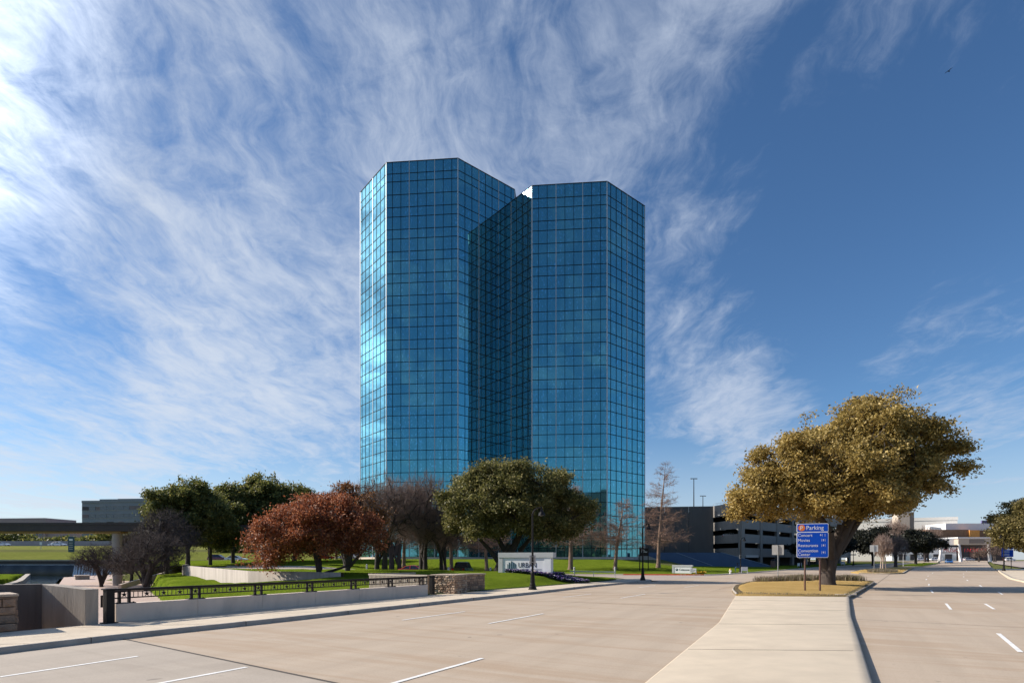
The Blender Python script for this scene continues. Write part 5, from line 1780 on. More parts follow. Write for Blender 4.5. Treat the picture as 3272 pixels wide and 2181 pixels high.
vehicle('sedan', 'silver', (at(2333, 143.5), 143.5, 7.6), R(40), 'silver car parked inside an open deck of the garage')
vehicle('sedan', 'blue', (at(3032, 196), 196, float(zr(196))), R(-118), 'blue car driving towards us at the far end of the road')
vehicle('suv', 'silver', (at(3096, 268), 268, 1.6), R(0), 'silver car on the cross street before the white shop')
vehicle('pickup', 'white', (at(2990, 268), 268, 1.6), R(180), 'white pickup on the cross street beside the entrance sign')
vehicle('pickup', 'white', (at(2945, 274), 274, 1.65), R(180), 'white pickup on the cross street half behind the dark trees')
vehicle('suv', 'white', (at(3226, 262), 262, 1.55), R(0), 'white car on the cross street behind the blue guide sign')

# a bird high over the road
bd = empty('bird', (at(3031, 120), 120, 2.2 + (1787 - 228) * 120 / 1800), R(20), 'small dark bird gliding high in the sky', 'bird')
MB().tube([(-.32, 0, 0), (-.1, 0, .02), (.15, 0, .01), (.42, 0, -.01)], [.02, .09, .08, .015], 8).build('body', MAT['tyre'], bd)
for s in (-1, 1):
    MB().add([(-.1, 0, .04), (.14, 0, .04), (.1, s * .35, .18), (-.08, s * .38, .18), (-.02, s * .8, .12), (.05, s * .72, .13)], [(0, 1, 2, 3), (3, 2, 5, 4)] if s > 0 else [(3, 2, 1, 0), (4, 5, 2, 3)]).build('wing', MAT['tyre'], bd)
# ---------------------------------------------------------------- trees
def tubes(p0, p1, r0, r1, k):
    p0, p1 = np.asarray(p0), np.asarray(p1)
    d = p1 - p0
    ln = np.linalg.norm(d, axis=1, keepdims=True) + 1e-9
    d = d / ln
    ref = np.where(np.abs(d[:, 2:3]) > 0.8, np.array([[1.0, 0.2, 0]]), np.array([[0, 0, 1.0]]))
    s = np.cross(d, ref)
    s /= np.linalg.norm(s, axis=1, keepdims=True)
    u = np.cross(s, d)
    ang = np.arange(k) * 2 * np.pi / k
    ring = s[:, None, :] * np.cos(ang)[None, :, None] + u[:, None, :] * np.sin(ang)[None, :, None]
    a = p0[:, None, :] + ring * np.asarray(r0)[:, None, None]
    b = p1[:, None, :] + ring * np.asarray(r1)[:, None, None]
    V = np.concatenate([a, b], 1).reshape(-1, 3)
    n = len(p0)
    base = (np.arange(n) * 2 * k)[:, None]
    j = np.arange(k)
    F = np.stack([base + j, base + (j + 1) % k, base + k + (j + 1) % k, base + k + j], -1).reshape(-1, 4)
    return V, F


def skeleton(tips, root, rg, r_tip=0.012, power=0.42, f=0.5, keep=0.18, wob=0.05, droop=0.0):
    """branching structure that reaches every tip: groups of tips share a limb"""
    P0, P1, R0, R1, N = [], [], [], [], []
    rad = lambda n: r_tip * n ** power
    stack = [(np.asarray(root, float), np.array([0, 0, 1.0]), np.arange(len(tips)))]
    while stack:
        p, d, idx = stack.pop()
        n = len(idx)
        if n <= 2:
            for i in idx:
                t = tips[i]
                m = (p + t) / 2 + rg.normal(0, wob, 3) * np.linalg.norm(t - p)
                P0 += [p, m]
                P1 += [m, t]
                R0 += [r_tip * 1.3, r_tip]
                R1 += [r_tip, r_tip * 0.5]
                N += [1, 1]
            continue
        pts = tips[idx]
        c = pts.mean(0)
        q = pts - c
        wv, ev = np.linalg.eigh(q.T @ q)
        ax = ev[:, 2] + rg.normal(0, 0.35, 3)
        pr = q @ ax
        cut = np.quantile(pr, rg.uniform(0.33, 0.67))
        for sub in (idx[pr <= cut], idx[pr > cut]):
            if len(sub) == 0:
                continue
            cs = tips[sub].mean(0)
            v = cs - p
            dist = np.linalg.norm(v)
            ff = f if len(sub) > 6 else 0.6
            e = p + v * ff + d * dist * keep * 0.5 + rg.normal(0, wob, 3) * dist
            e[2] -= droop * dist
            m = (p + e) / 2 + d * dist * keep * 0.25 + rg.normal(0, wob * 0.6, 3) * dist
            ra, rb = rad(n) * 0.97 if len(sub) > n * 0.4 else rad(len(sub)) * 1.15, rad(len(sub))
            P0 += [p, m]
            P1 += [m, e]
            R0 += [ra, (ra + rb) / 2]
            R1 += [(ra + rb) / 2, rb]
            N += [len(sub)] * 2
            dn = (e - m)
            dn = dn / (np.linalg.norm(dn) + 1e-9)
            stack.append((e, dn, sub))
    return [np.array(a) for a in (P0, P1, R0, R1, N)]


def leaf_cards(cent, rg, size, aspect=1.9, up=0.4, jitter=0.35):
    n = len(cent)
    nrm = rg.normal(0, 1, (n, 3))
    nrm[:, 2] += up
    nrm /= np.linalg.norm(nrm, axis=1, keepdims=True)
    a = np.cross(nrm, rg.normal(0, 1, (n, 3)))
    a /= np.linalg.norm(a, axis=1, keepdims=True)
    b = np.cross(nrm, a)
    s = size * rg.uniform(1 - jitter, 1 + jitter, (n, 1))
    a, b = a * s * aspect / 2, b * s / 2
    bend = nrm * s * 0.15
    V = np.stack([cent - a - bend, cent - b + bend, cent + a - bend, cent + b + bend], 1).reshape(-1, 3)
    F = np.arange(4 * n).reshape(-1, 4)
    return V, F


def ell_points(rg, lobes, n, shell=0.55):
    """points in a union of ellipsoids (cx,cy,cz,rx,ry,rz), crowded towards the surface"""
    vol = np.array([l[3] * l[4] * l[5] for l in lobes])
    pick = rg.choice(len(lobes), n, p=vol / vol.sum())
    v = rg.normal(0, 1, (n, 3))
    v /= np.linalg.norm(v, axis=1, keepdims=True)
    r = rg.uniform(shell ** 3, 1, n) ** (1 / 3)
    l = np.array(lobes)[pick]
    lump = 1 + 0.16 * np.sin(v[:, 0] * 7 + pick) * np.sin(v[:, 1] * 6 + 2 * pick) + 0.13 * np.sin(v[:, 2] * 9 + pick * 1.7) * np.cos(v[:, 0] * 8 + pick)
    lump = lump + np.where(rg.uniform(0, 1, n) < 0.15, rg.uniform(0.05, 0.28, n), 0.0)      # shoots that stand out of the crown
    return l[:, :3] + v * (r * lump)[:, None] * l[:, 3:]


def wood_meshes(sk, bark, twig, thick=0.035, trunk=None, tname='trunk'):
    P0, P1, R0, R1, N = sk
    big = R0 > thick
    out = []
    V, F = tubes(P0[big], P1[big], R0[big], R1[big], 7)
    if trunk is not None:
        m = MB()
        for pts, rad in trunk:
            m.tube(pts, rad, 9, caps=False)
        tv, tf = np.array(m.v), np.array(m.f)
        F = np.concatenate([F, tf + len(V)])
        V = np.concatenate([V, tv])
    out.append(np_mesh('trunk', V, F, bark, smooth=True))
    sm = ~big
    V, F = tubes(P0[sm], P1[sm], R0[sm], R1[sm], 3)
    out.append(np_mesh('branches', V, F, twig, smooth=True))
    return out


def leafy_tree(name, loc, lobes, root, rg, n_tips, leaves, size, leaf, label, cat='tree', group=None, bark='bark', twig='bark_dark', trunk=None, spread=.34, r_tip=.012,
               up=.4, shell=.5, power=.44, droop=0.0, thin=None, aspect=1.9, clump=.7, per=20):
    tips = ell_points(rg, lobes, n_tips, shell)
    if clump > 0:                                   # most foliage hangs in separate tufts, with hollows between them
        k = max(8, n_tips // per)
        cen = ell_points(rg, lobes, k, .62)
        cr = .13 * np.mean([l[3] + l[4] for l in lobes]) * rg.uniform(.7, 1.25, k)
        m = int(n_tips * clump)
        w_ = rg.integers(0, k, m)
        v = rg.normal(0, 1, (m, 3))
        v /= np.linalg.norm(v, axis=1, keepdims=True)
        tips[:m] = cen[w_] + v * (cr[w_] * rg.uniform(.35, 1.15, m))[:, None] * np.array([1.1, 1.1, .62])
    if thin is not None:
        tips = tips[thin(tips)]
    sk = skeleton(tips, root, rg, r_tip, power, droop=droop)
    t = empty(name, loc, 0, label, cat, group)
    tr, brn = wood_meshes(sk, MAT[bark], MAT[twig], .035, trunk)
    link('trunk', tr, t)
    link('branches', brn, t)
    cent = np.repeat(tips, leaves, 0) + rg.normal(0, spread, (len(tips) * leaves, 3)) * np.array([1, 1, .75])
    V, F = leaf_cards(cent, rg, size, up=up, aspect=aspect)
    link('crown', np_mesh('crown', V, F, MAT[leaf]), t)
    return t


def place_copy(src, loc, rz, s, label, group=None):
    c = copy_tree(src)
    c.location = loc
    c.rotation_euler = (0, 0, rz)
    c.scale = (s, s, s)
    c["label"] = label
    if group:
        c["group"] = group
    elif "group" in c:
        del c["group"]
    return c


rg = np.random.default_rng(11)

# --- the big wind-swept oak on the median (local coordinates, base at the trunk)
oak_lobes = [(-3.9, 0, 7.3, 3.9, 3.6, 2.1), (-1.6, -.8, 9.1, 4.2, 4.4, 2.4), (1.6, .4, 10.6, 4.2, 4.4, 2.6), (4.0, 0, 12.0, 3.4, 3.8, 2.4), (6.6, .3, 10.8, 3.4, 3.6, 2.1),
             (8.2, .3, 9.2, 2.5, 3.0, 1.6), (5.4, -.5, 8.2, 3.2, 3.4, 1.7), (1.0, -1.8, 7.0, 4.0, 3.4, 1.9), (-5.2, .2, 6.2, 2.5, 2.8, 1.2), (.2, 2.4, 8.2, 4.4, 3.4, 2.2), (9.0, .4, 7.4, 1.7, 2.0, .8),
             (3.2, -1.0, 6.6, 2.6, 2.8, 1.3), (-2.2, -1.6, 5.6, 2.6, 2.4, 1.1), (4.4, .0, 13.6, 1.7, 1.9, 1.0)]
leafy_tree('oak_tree', (24.4, 43.6, .28), oak_lobes, (.25, 0, 1.9), rg, 2700, 58, .118, 'leaf_gold',
           'big wind-swept golden-leaved oak on the dry-grass median behind the parking sign', bark='bark', spread=.30, r_tip=.013, power=.45, shell=.45,
           trunk=[([(.05, 0, -.3), (0, 0, .15), (.05, 0, .8), (.2, 0, 1.6), (.5, .05, 2.7), (1.1, .1, 4.6)], [.78, .58, .52, .50, .36, .24]),
                  ([(-.05, -.05, .9), (-.45, -.1, 1.9), (-.95, -.2, 2.9), (-1.9, -.2, 4.4)], [.34, .28, .25, .16]),
                  ([(.2, .1, 1.3), (.9, .1, 2.6), (1.9, .2, 4.0), (3.4, .2, 6.2)], [.32, .34, .29, .18])])

# --- live oak in the middle, before the towers
mid_lobes = [(-3.0, 0, 6.6, 3.4, 4.0, 2.6), (-.6, 0, 8.9, 3.6, 4.0, 2.3), (2.8, 0, 8.4, 3.4, 3.8, 2.4), (5.6, 0, 6.2, 2.9, 3.4, 2.2), (1.2, -1.5, 5.6, 3.8, 3.2, 2.0), (-2.4, -1.2, 4.4, 2.4, 2.6, 1.2),
             (4.6, -1.2, 4.6, 2.6, 2.4, 1.3), (7.2, .3, 5.2, 1.6, 2.2, 1.3), (.6, 1.8, 7.2, 4.2, 3.0, 2.6), (-1.4, 0, 10.1, 1.6, 2, 1.0), (2.0, 0, 10.0, 1.8, 2, .9)]
mid_oak = leafy_tree('live_oak', (-0.6, 57.5, 1.0), mid_lobes, (.2, 0, 1.5), rg, 2500, 54, .13, 'leaf_oak',
                     'broad olive-green live oak growing behind the white URBAN sign', spread=.36, up=.5, shell=.45, bark='bark_dark', power=.45,
                     trunk=[([(-.9, -.2, -.3), (-.75, -.1, .5), (-.35, 0, 1.5), (.3, 0, 2.8)], [.50, .38, .33, .24]), ([(-.6, 0, .7), (-1.5, 0, 2.0), (-2.7, 0, 3.3)], [.28, .24, .15]),
                            ([(1.3, .4, -.3), (1.2, .4, .8), (1.5, .4, 2.2), (2.6, .3, 3.6)], [.36, .30, .26, .16])])

# --- evergreen grove on the left
ev_lobes = [(0, 0, 9.0, 4.6, 4.6, 3.2), (-3.4, 0, 7.0, 3.2, 3.4, 2.2), (3.4, .4, 7.4, 3.2, 3.4, 2.4), (.6, -2.0, 6.0, 3.6, 2.6, 1.9), (0, 0, 12.0, 2.6, 2.6, 1.8), (-1.6, -1, 10.6, 2.4, 2.2, 1.6), (2.2, 0, 10.8, 2.2, 2.2, 1.6)]
ev = leafy_tree('evergreen_oak', (at(600, 88), 88, 1.2), ev_lobes, (0, 0, 2.6), rg, 1600, 46, .20, 'leaf_evergreen',
                'dark evergreen oak at the canal end of the grove, lowest boughs over the lawn', spread=.42, bark='bark', twig='bark_dark', up=.5, shell=.5,
                trunk=[([(0, 0, -.4), (0, 0, .3), (.05, 0, 1.5), (0, 0, 2.8), (.2, 0, 5)], [.48, .36, .30, .28, .2])], group='evergreen grove')
for px, yy, sc, rz, lab in ((672, 97, 1.03, 1.9, 'dark evergreen oak in the grove just left of the rust-leaved tree'), (745, 104, 1.12, 4.0, 'evergreen oak in the grove behind the rust-leaved tree'),
                            (850, 108, 1.28, 2.7, 'tallest evergreen oak of the grove, rising over the rust-leaved tree'), (940, 112, 1.12, .6, 'evergreen oak at the tower end of the grove')):
    zz = lawn_z(at(px, yy), yy) if at(px, yy) < -44 else lawn2_z(at(px, yy), yy)
    place_copy(ev, (at(px, yy), yy, zz - .1), rz, sc, lab, 'evergreen grove')
# --- rust-leaved oak on the lawn
rust_lobes = [(-2.6, 0, 3.6, 3.2, 3.0, 1.9), (0, 0, 4.6, 3.4, 3.2, 2.1), (2.2, 0, 4.4, 2.6, 2.8, 1.9), (-4.4, -.2, 2.5, 2.0, 2.2, 1.3), (0, -1.2, 3.0, 3.2, 2.2, 1.2), (-1, 0, 6.0, 2.2, 2.4, 1.1),
              (3.6, .3, 3.0, 1.4, 1.8, 1.0), (-4.6, -.5, 1.5, 1.6, 1.6, .7), (1.2, 0, 6.1, 1.8, 2.0, 1.0)]
leafy_tree('red_oak', (-15.8, 46.2, .52), rust_lobes, (0, 0, .8), rg, 2300, 20, .10, 'leaf_rust', 'spreading oak with rusty red-brown winter leaves on the lawn', bark='bark_dark', twig='twig_brown', spread=.26,
           up=.2, shell=.3, r_tip=.009, trunk=[([(0, 0, -.35), (0, 0, .1), (-.02, 0, .6), (-.1, 0, 1.1), (-.4, 0, 2.2)], [.34, .25, .22, .2, .13]), ([(.0, 0, .35), (.6, 0, .62), (1.5, -.1, .9), (2.6, -.2, 1.25)], [.15, .13, .11, .08])])
amber_lobes = [(0, 0, 4.8, 3.2, 3.0, 2.4), (-1.6, 0, 6.4, 2.0, 2.0, 1.6), (1.6, 0, 5.6, 2.4, 2.4, 2.0), (2.6, 0, 3.6, 1.8, 1.8, 1.2), (0, 0, 7.4, 1.6, 1.8, 1.2)]
leafy_tree('winter_oak', (-16.2, 55.5, 1.12), amber_lobes, (0, 0, .7), rg, 2200, 4, .13, 'leaf_amber', 'multi-stemmed oak with a few amber leaves left, beside the rust-leaved tree', bark='bark_dark',
           twig='twig_brown', spread=.22, shell=.2, r_tip=.010,
           trunk=[([(0, 0, -.3), (0, 0, .3), (-.4, 0, 1.3), (-.8, 0, 2.6)], [.3, .26, .17, .1]), ([(.05, 0, .3), (.35, 0, 1.4), (.6, 0, 2.8)], [.22, .16, .1]), ([(.1, 0, .3), (1.0, .1, 1.3), (1.9, .1, 2.4)], [.18, .13, .08])])


def bare_tree(name, loc, lobes, root, rg, n_tips, label, bark='bark_dark', twig='twig_brown', trunk=None, fine=4, fine_len=.5, r_tip=.010, shell=.15, up=.5, power=.43, group=None, fine_r=.006, droop=0.0):
    tips = ell_points(rg, lobes, n_tips, shell)
    sk = skeleton(tips, root, rg, r_tip, power, f=.48, keep=.3, wob=.05, droop=droop)
    # finest twigs fan out of every tip
    out = tips - np.asarray(root)
    out /= np.linalg.norm(out, axis=1, keepdims=True)
    b = np.repeat(tips, fine, 0)
    dirs = np.repeat(out, fine, 0) + rg.normal(0, .45, (len(b), 3)) + np.array([0, 0, up])
    dirs /= np.linalg.norm(dirs, axis=1, keepdims=True)
    ln = fine_len * rg.uniform(.5, 1.3, (len(b), 1))
    s = b - np.repeat(out, fine, 0) * fine_len * rg.uniform(0, .5, (len(b), 1))
    e = s + dirs * ln
    sk = [np.concatenate([sk[0], s]), np.concatenate([sk[1], e]), np.concatenate([sk[2], np.full(len(b), fine_r)]), np.concatenate([sk[3], np.full(len(b), fine_r * .4)]), np.concatenate([sk[4], np.ones(len(b))])]
    t = empty(name, loc, 0, label, 'tree', group)
    tr, brn = wood_meshes(sk, MAT[bark], MAT[twig], .03, trunk)
    link('trunk', tr, t)
    link('branches', brn, t)
    return t


bare_lobes = [(0, 0, 6.2, 4.2, 3.8, 3.0), (-2.0, 0, 7.6, 2.6, 2.6, 2.2), (2.2, 0, 7.4, 2.8, 2.8, 2.2), (0, 0, 9.0, 2.2, 2.2, 1.6), (-2.8, 0, 4.2, 2.4, 2.4, 1.3), (3.2, 0, 4.6, 2.4, 2.4, 1.6)]
two_stems = [([(-.5, 0, -.4), (-.5, 0, .6), (-.45, 0, 1.8), (-.7, 0, 3.2)], [.34, .26, .22, .13]), ([(.35, 0, -.4), (.35, 0, .6), (.4, 0, 1.8), (.9, 0, 3.4)], [.40, .31, .27, .15]), ([(-.45, 0, .7), (.1, .2, 2.0), (.2, .3, 3.2)], [.16, .13, .09])]
bt = bare_tree('bare_tree', (at(1219, 62), 62, 1.0), bare_lobes, (0, 0, 1.9), rg, 2300, 'large leafless tree with twin dark trunks before the taller tower', trunk=two_stems, twig='twig_brown', up=.8, fine=5, fine_len=.75, fine_r=.007, power=.47)
place_copy(bt, (at(1352, 65), 65, 1.0), 2.2, 1.05, 'leafless tree between the twin-trunked one and the live oak')
place_copy(bt, (at(1415, 65.2), 65.2, 1.0), 4.1, .74, 'small leafless tree with a leaning trunk beside the black pickup')
place_copy(bt, (at(1262, 88), 88, lawn2_z(at(1262, 88), 88) - .1), 3.3, 1.36, 'tallest leafless tree, behind the twin-trunked one')
place_copy(bt, (at(1112, 92), 92, lawn2_z(at(1112, 92), 92) - .1), 1.1, 1.22, 'leafless tree behind the amber-leaved oak, beside the tower corner')

dark_lobes = [(0, 0, 4.6, 4.2, 3.6, 2.4), (-3.0, 0, 3.6, 2.6, 2.4, 1.5), (2.6, 0, 5.2, 2.8, 2.6, 2.2), (.6, 0, 6.8, 2.6, 2.4, 1.4)]
many_stems = [([(0, 0, -.4), (-.05, 0, .5), (-.9, 0, 2.2), (-2.0, 0, 3.6)], [.28, .2, .13, .08]), ([(.1, 0, -.3), (.1, .1, .8), (-.2, .1, 2.6), (-.4, 0, 4.4)], [.24, .17, .13, .08]), ([(.15, 0, -.3), (.4, 0, 1.0), (.9, 0, 2.8), (1.2, 0, 4.6)], [.24, .17, .12, .07])]
db = bare_tree('bare_tree', (at(466, 75), 75, lawn_z(at(466, 75), 75) - .05), dark_lobes, (0, 0, 1.0), rg, 2300, 'dark leafless many-stemmed tree on the lawn beyond the railing, stems spreading low', twig='twig_dark', trunk=many_stems, up=.25, fine=4, fine_len=.6, r_tip=.011, fine_r=.008, power=.46)
place_copy(db, (at(532, 80), 80, lawn_z(at(532, 80), 80) - .05), 2.4, 1.15, 'dark leafless tree on the lawn beside the evergreen grove')
place_copy(db, (at(326, 85), 85, -1.92), 4.4, .80, 'dark leafless tree overhanging the canal promenade')
place_copy(db, (at(420, 98), 98, -1.2), 5.3, 1.05, 'dark leafless tree beside the elevated track column')


# --- bald cypresses: straight stem, tiers of fine horizontal boughs
def cypress(loc, H, rmax, z_low, rg, label, dens=70, group=None, seeds=True, lean=0.0):
    P0, P1, R0, R1 = [], [], [], []
    zs = np.linspace(0, H, 14)
    cx = lean * (zs / H) ** 1.5
    trunk = [([(cx[i] + .03 * math.sin(zs[i]), 0, zs[i] - .3) for i in range(14)], [max(.02, .34 * (1 - z / H) ** .8 + (.16 if z < .5 else 0)) for z in zs])]
    for k in range(dens):
        f = rg.uniform(0, 1) ** .85
        z = z_low + (H - z_low) * f
        az = rg.uniform(0, 2 * math.pi)
        ln = rmax * (1 - f) ** .75 * rg.uniform(.65, 1.1) + .35
        up = rg.uniform(.05, .35) - .15 * (1 - f)
        o = np.array([np.interp(z, zs, cx), 0, z])
        d = np.array([math.cos(az), math.sin(az), up])
        pts = [o + d * ln * q + np.array([0, 0, .12 * ln * q * q]) + rg.normal(0, .03 * ln, 3) * q for q in np.linspace(0, 1, 6)]
        for i in range(5):
            P0.append(pts[i]); P1.append(pts[i + 1])
            r = .045 * (ln / 4 + .2)
            R0.append(r * (1 - i / 5.5)); R1.append(r * (1 - (i + 1) / 5.5))
        ns = int(11 * ln)
        for _ in range(ns):
            q = rg.uniform(.15, 1) * 5
            i = min(4, int(q))
            s = pts[i] + (pts[i + 1] - pts[i]) * (q - i)
            sd = d * .55 + rg.normal(0, .55, 3) + np.array([0, 0, .08])
            sl = rg.uniform(.3, .85) * (.55 + .2 * ln)
            e = s + sd / np.linalg.norm(sd) * sl
            P0.append(s); P1.append(e); R0.append(.012); R1.append(.006)
            for _ in range(3):
                w_ = rg.uniform(.3, 1)
                s2 = s + (e - s) * w_
                e2 = s2 + (sd / np.linalg.norm(sd) + rg.normal(0, .7, 3)) * sl * .3
                P0.append(s2); P1.append(e2); R0.append(.008); R1.append(.004)
    sk = [np.array(P0), np.array(P1), np.array(R0), np.array(R1), np.ones(len(P0))]
    t = empty('cypress_tree', loc, 0, label, 'tree', group)
    tr, brn = wood_meshes(sk, MAT['bark_cypress'], MAT['twig_red'], .05, trunk)
    link('trunk', tr, t)
    link('branches', brn, t)
    if seeds:
        tip = sk[1][rg.choice(len(P1), 260)]
        tip = tip[tip[:, 2] > H * .8]
        V, F = leaf_cards(tip + rg.normal(0, .1, tip.shape), rg, .12)
        link('seed_clusters', np_mesh('seed_clusters', V, F, MAT['leaf_seed']), t)
    return t


def c2(px, yy):
    x = at(px, yy)
    return (x, yy, lawn2_z(x, yy) - .05)


cyp = cypress(c2(2103, 96), 18.0, 4.6, 3.6, rg, 'tallest bare reddish cypress, standing before the blank garage wall', 95, lean=1.3)
cyp2 = cypress(c2(1965, 92.5), 11.6, 5.0, 3.2, rg, 'bare reddish cypress in front of the shorter tower, broad low boughs', 85, lean=1.6)
place_copy(cyp2, c2(1823, 92.5), 1.3, 1.22, 'bare reddish cypress half hidden by the live oak crown, right of the sign')
place_copy(cyp2, c2(1556, 91), 2.6, .92, 'bare reddish cypress with its trunk seen left of the company sign')
place_copy(cyp2, c2(1443, 93), 4.4, 1.0, 'bare reddish cypress standing behind the black pickup')
place_copy(cyp2, c2(1290, 97), 5.2, 1.02, 'bare reddish cypress behind the leafless trees, under the taller tower')
place_copy(cyp, (at(1075, 126), 126, 2.2), 2.4, .93, 'tall bare cypress rising behind the rust-leaved oak, tip against the sky')

# --- right-hand oak at the frame edge and the shaded trees by the garage
r_lobes = [(0, 0, 9.0, 6.4, 6.0, 3.6), (-5.5, -1, 7.0, 4.2, 4.2, 2.7), (4, 0, 7.0, 4.4, 4.2, 3.0), (-2.4, 0, 11.2, 3.4, 3.6, 2.2), (-6.8, -1.5, 5.2, 2.8, 3.0, 1.5), (1.5, 0, 12, 3.2, 3.4, 2.0)]
leafy_tree('oak_tree', (97.0, 101.6, .2), r_lobes, (0, 0, 2.4), rg, 1800, 44, .24, 'leaf_olive', 'dense olive-brown oak on the right-hand verge beside the pavement lamp', spread=.5, bark='bark', shell=.5,
           trunk=[([(0, 0, -.4), (0, 0, .4), (0, 0, 2.5), (.3, 0, 5)], [.7, .5, .42, .3])])
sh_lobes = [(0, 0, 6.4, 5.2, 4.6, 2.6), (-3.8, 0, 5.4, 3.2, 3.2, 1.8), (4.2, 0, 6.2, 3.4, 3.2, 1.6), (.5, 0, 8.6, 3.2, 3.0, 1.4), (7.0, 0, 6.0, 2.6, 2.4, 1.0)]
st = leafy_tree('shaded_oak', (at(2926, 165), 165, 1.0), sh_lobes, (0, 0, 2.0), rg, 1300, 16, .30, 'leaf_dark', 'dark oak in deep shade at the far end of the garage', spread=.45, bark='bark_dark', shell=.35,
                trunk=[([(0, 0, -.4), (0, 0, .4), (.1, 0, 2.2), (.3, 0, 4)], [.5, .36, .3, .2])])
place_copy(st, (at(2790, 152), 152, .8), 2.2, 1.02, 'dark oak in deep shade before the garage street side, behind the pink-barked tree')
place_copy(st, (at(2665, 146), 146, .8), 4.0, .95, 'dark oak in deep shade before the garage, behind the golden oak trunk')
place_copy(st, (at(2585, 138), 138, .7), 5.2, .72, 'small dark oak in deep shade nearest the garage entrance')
place_copy(bt, (at(2862, 205), 205, 1.2), 1.0, 1.5, 'tall leafless tree above the dark oaks before the off-white hall')
place_copy(bt, (at(2960, 235), 235, 1.4), 3.0, 1.4, 'leafless tree before the off-white hall, right of the tan stair tower')
place_copy(bt, (at(2862, 133), 133, .55), 4.6, .72, 'thin leafless tree on the far median beside the pink-barked tree')
place_copy(bt, (at(3178, 236), 236, 1.4), 2.0, .82, 'leafless street tree right of the entrance sign')
place_copy(bt, (at(3128, 240), 240, 1.4), 5.0, .55, 'small leafless street tree under the entrance sign letters')

# --- crape myrtle with pale stems
cm_lobes = [(0, 0, 4.3, 1.75, 1.6, 1.7), (0, 0, 5.4, 1.3, 1.2, 1.1), (-.5, 0, 3.4, 1.2, 1.1, 1.0), (.6, 0, 3.5, 1.2, 1.1, 1.0)]
bare_tree('crape_myrtle', (at(2822, 104), 104, .3), cm_lobes, (0, 0, 1.7), rg, 900, 'small leafless vase-shaped tree with pale pinkish stems on the far median', bark='bark_pale', twig='twig_tan', up=1.2, fine=5, fine_len=.55, r_tip=.012, fine_r=.009,
          trunk=[([(-.5, 0, -.3), (-.45, 0, .9), (-.35, 0, 2.3)], [.10, .08, .06]), ([(0, .1, -.3), (.02, .1, 1.1), (0, 0, 2.4)], [.10, .08, .06]), ([(.55, 0, -.3), (.4, 0, 1.0), (.5, 0, 2.4)], [.11, .09, .06])])

# --- shrubs, ornamental grass, flowers
def blades(name, pts, h, rg, mat, label=None, cat=None, kind=None, lean=.35, wd=.02):
    n = len(pts)
    az = rg.uniform(0, 2 * np.pi, n)
    d = np.stack([np.cos(az), np.sin(az), np.zeros(n)], 1)
    s = np.stack([-d[:, 1], d[:, 0], np.zeros(n)], 1) * wd
    hh = h * rg.uniform(.6, 1.15, n)[:, None]
    l_ = rg.uniform(.1, 1, n)[:, None] * lean
    m = pts + d * hh * l_ * .4 + np.array([0, 0, 1]) * hh * .6
    e = pts + d * hh * l_ * 1.1 + np.array([0, 0, 1]) * hh * (1 - .3 * l_)
    V = np.stack([pts - s, pts + s, m + s * .8, m - s * .8, e], 1).reshape(-1, 3)
    b = np.arange(n)[:, None] * 5
    F = np.concatenate([b + np.array([0, 1, 2, 3])[None], b + np.array([3, 2, 4, 4])[None]])
    me = bpy.data.meshes.new(name)
    me.from_pydata(V.tolist(), [], [tuple(f) if f[2] != f[3] else tuple(f[:3]) for f in F.tolist()])
    me.materials.append(mat)
    o = link(name, me)
    return tag(o, label, cat, None, kind)


def isl_z(x, y, line, zt, mound):
    c = line.mean(0)
    v = np.array([x, y]) - c
    ang = np.arctan2(*(line - c).T[::-1])
    k = np.argmin(np.abs(np.angle(np.exp(1j * (ang - np.arctan2(v[1], v[0]))))))
    s = min(1, np.hypot(*v) / np.hypot(*(line[k] - c)))
    return float(zr(y)) + zt + mound * (1 - s) ** .6


def bed_points(n, cx, cy, rx, ry, rot, rg, zf):
    a = rg.uniform(0, 2 * np.pi, n)
    r = np.sqrt(rg.uniform(0, 1, n))
    x = r * np.cos(a) * rx
    y = r * np.sin(a) * ry
    X = cx + x * math.cos(rot) - y * math.sin(rot)
    Y = cy + x * math.sin(rot) + y * math.cos(rot)
    return np.stack([X, Y, np.array([zf(q, w_) for q, w_ in zip(X, Y)])], 1)


zi = lambda x, y: isl_z(x, y, ISL, .14, .20) - .02
cl = np.concatenate([bed_points(34, 30.3, 54.4, 3.2, 1.3, R(-18), rg, zi), bed_points(16, 25.2, 52.0, 2.6, 1.0, R(10), rg, zi)])
bp = np.repeat(cl, 110, 0) + rg.normal(0, .26, (len(cl) * 110, 3)) * np.array([1, 1, 0])
blades('ornamental_grass', bp, .62, rg, MAT['leaf_straw'], 'greyish dry ornamental grass planted behind the golden oak', 'grass', 'stuff', .6, .018)
zi2 = lambda x, y: isl_z(x, y, ISL2, .14, .16) - .02
blades('ornamental_grass', bed_points(2600, 61.5, 93.5, 6.0, 2.0, R(50), rg, zi2), .5, rg, MAT['leaf_straw'], 'low grassy planting under the pink-barked tree', 'grass', 'stuff', .6, .03)
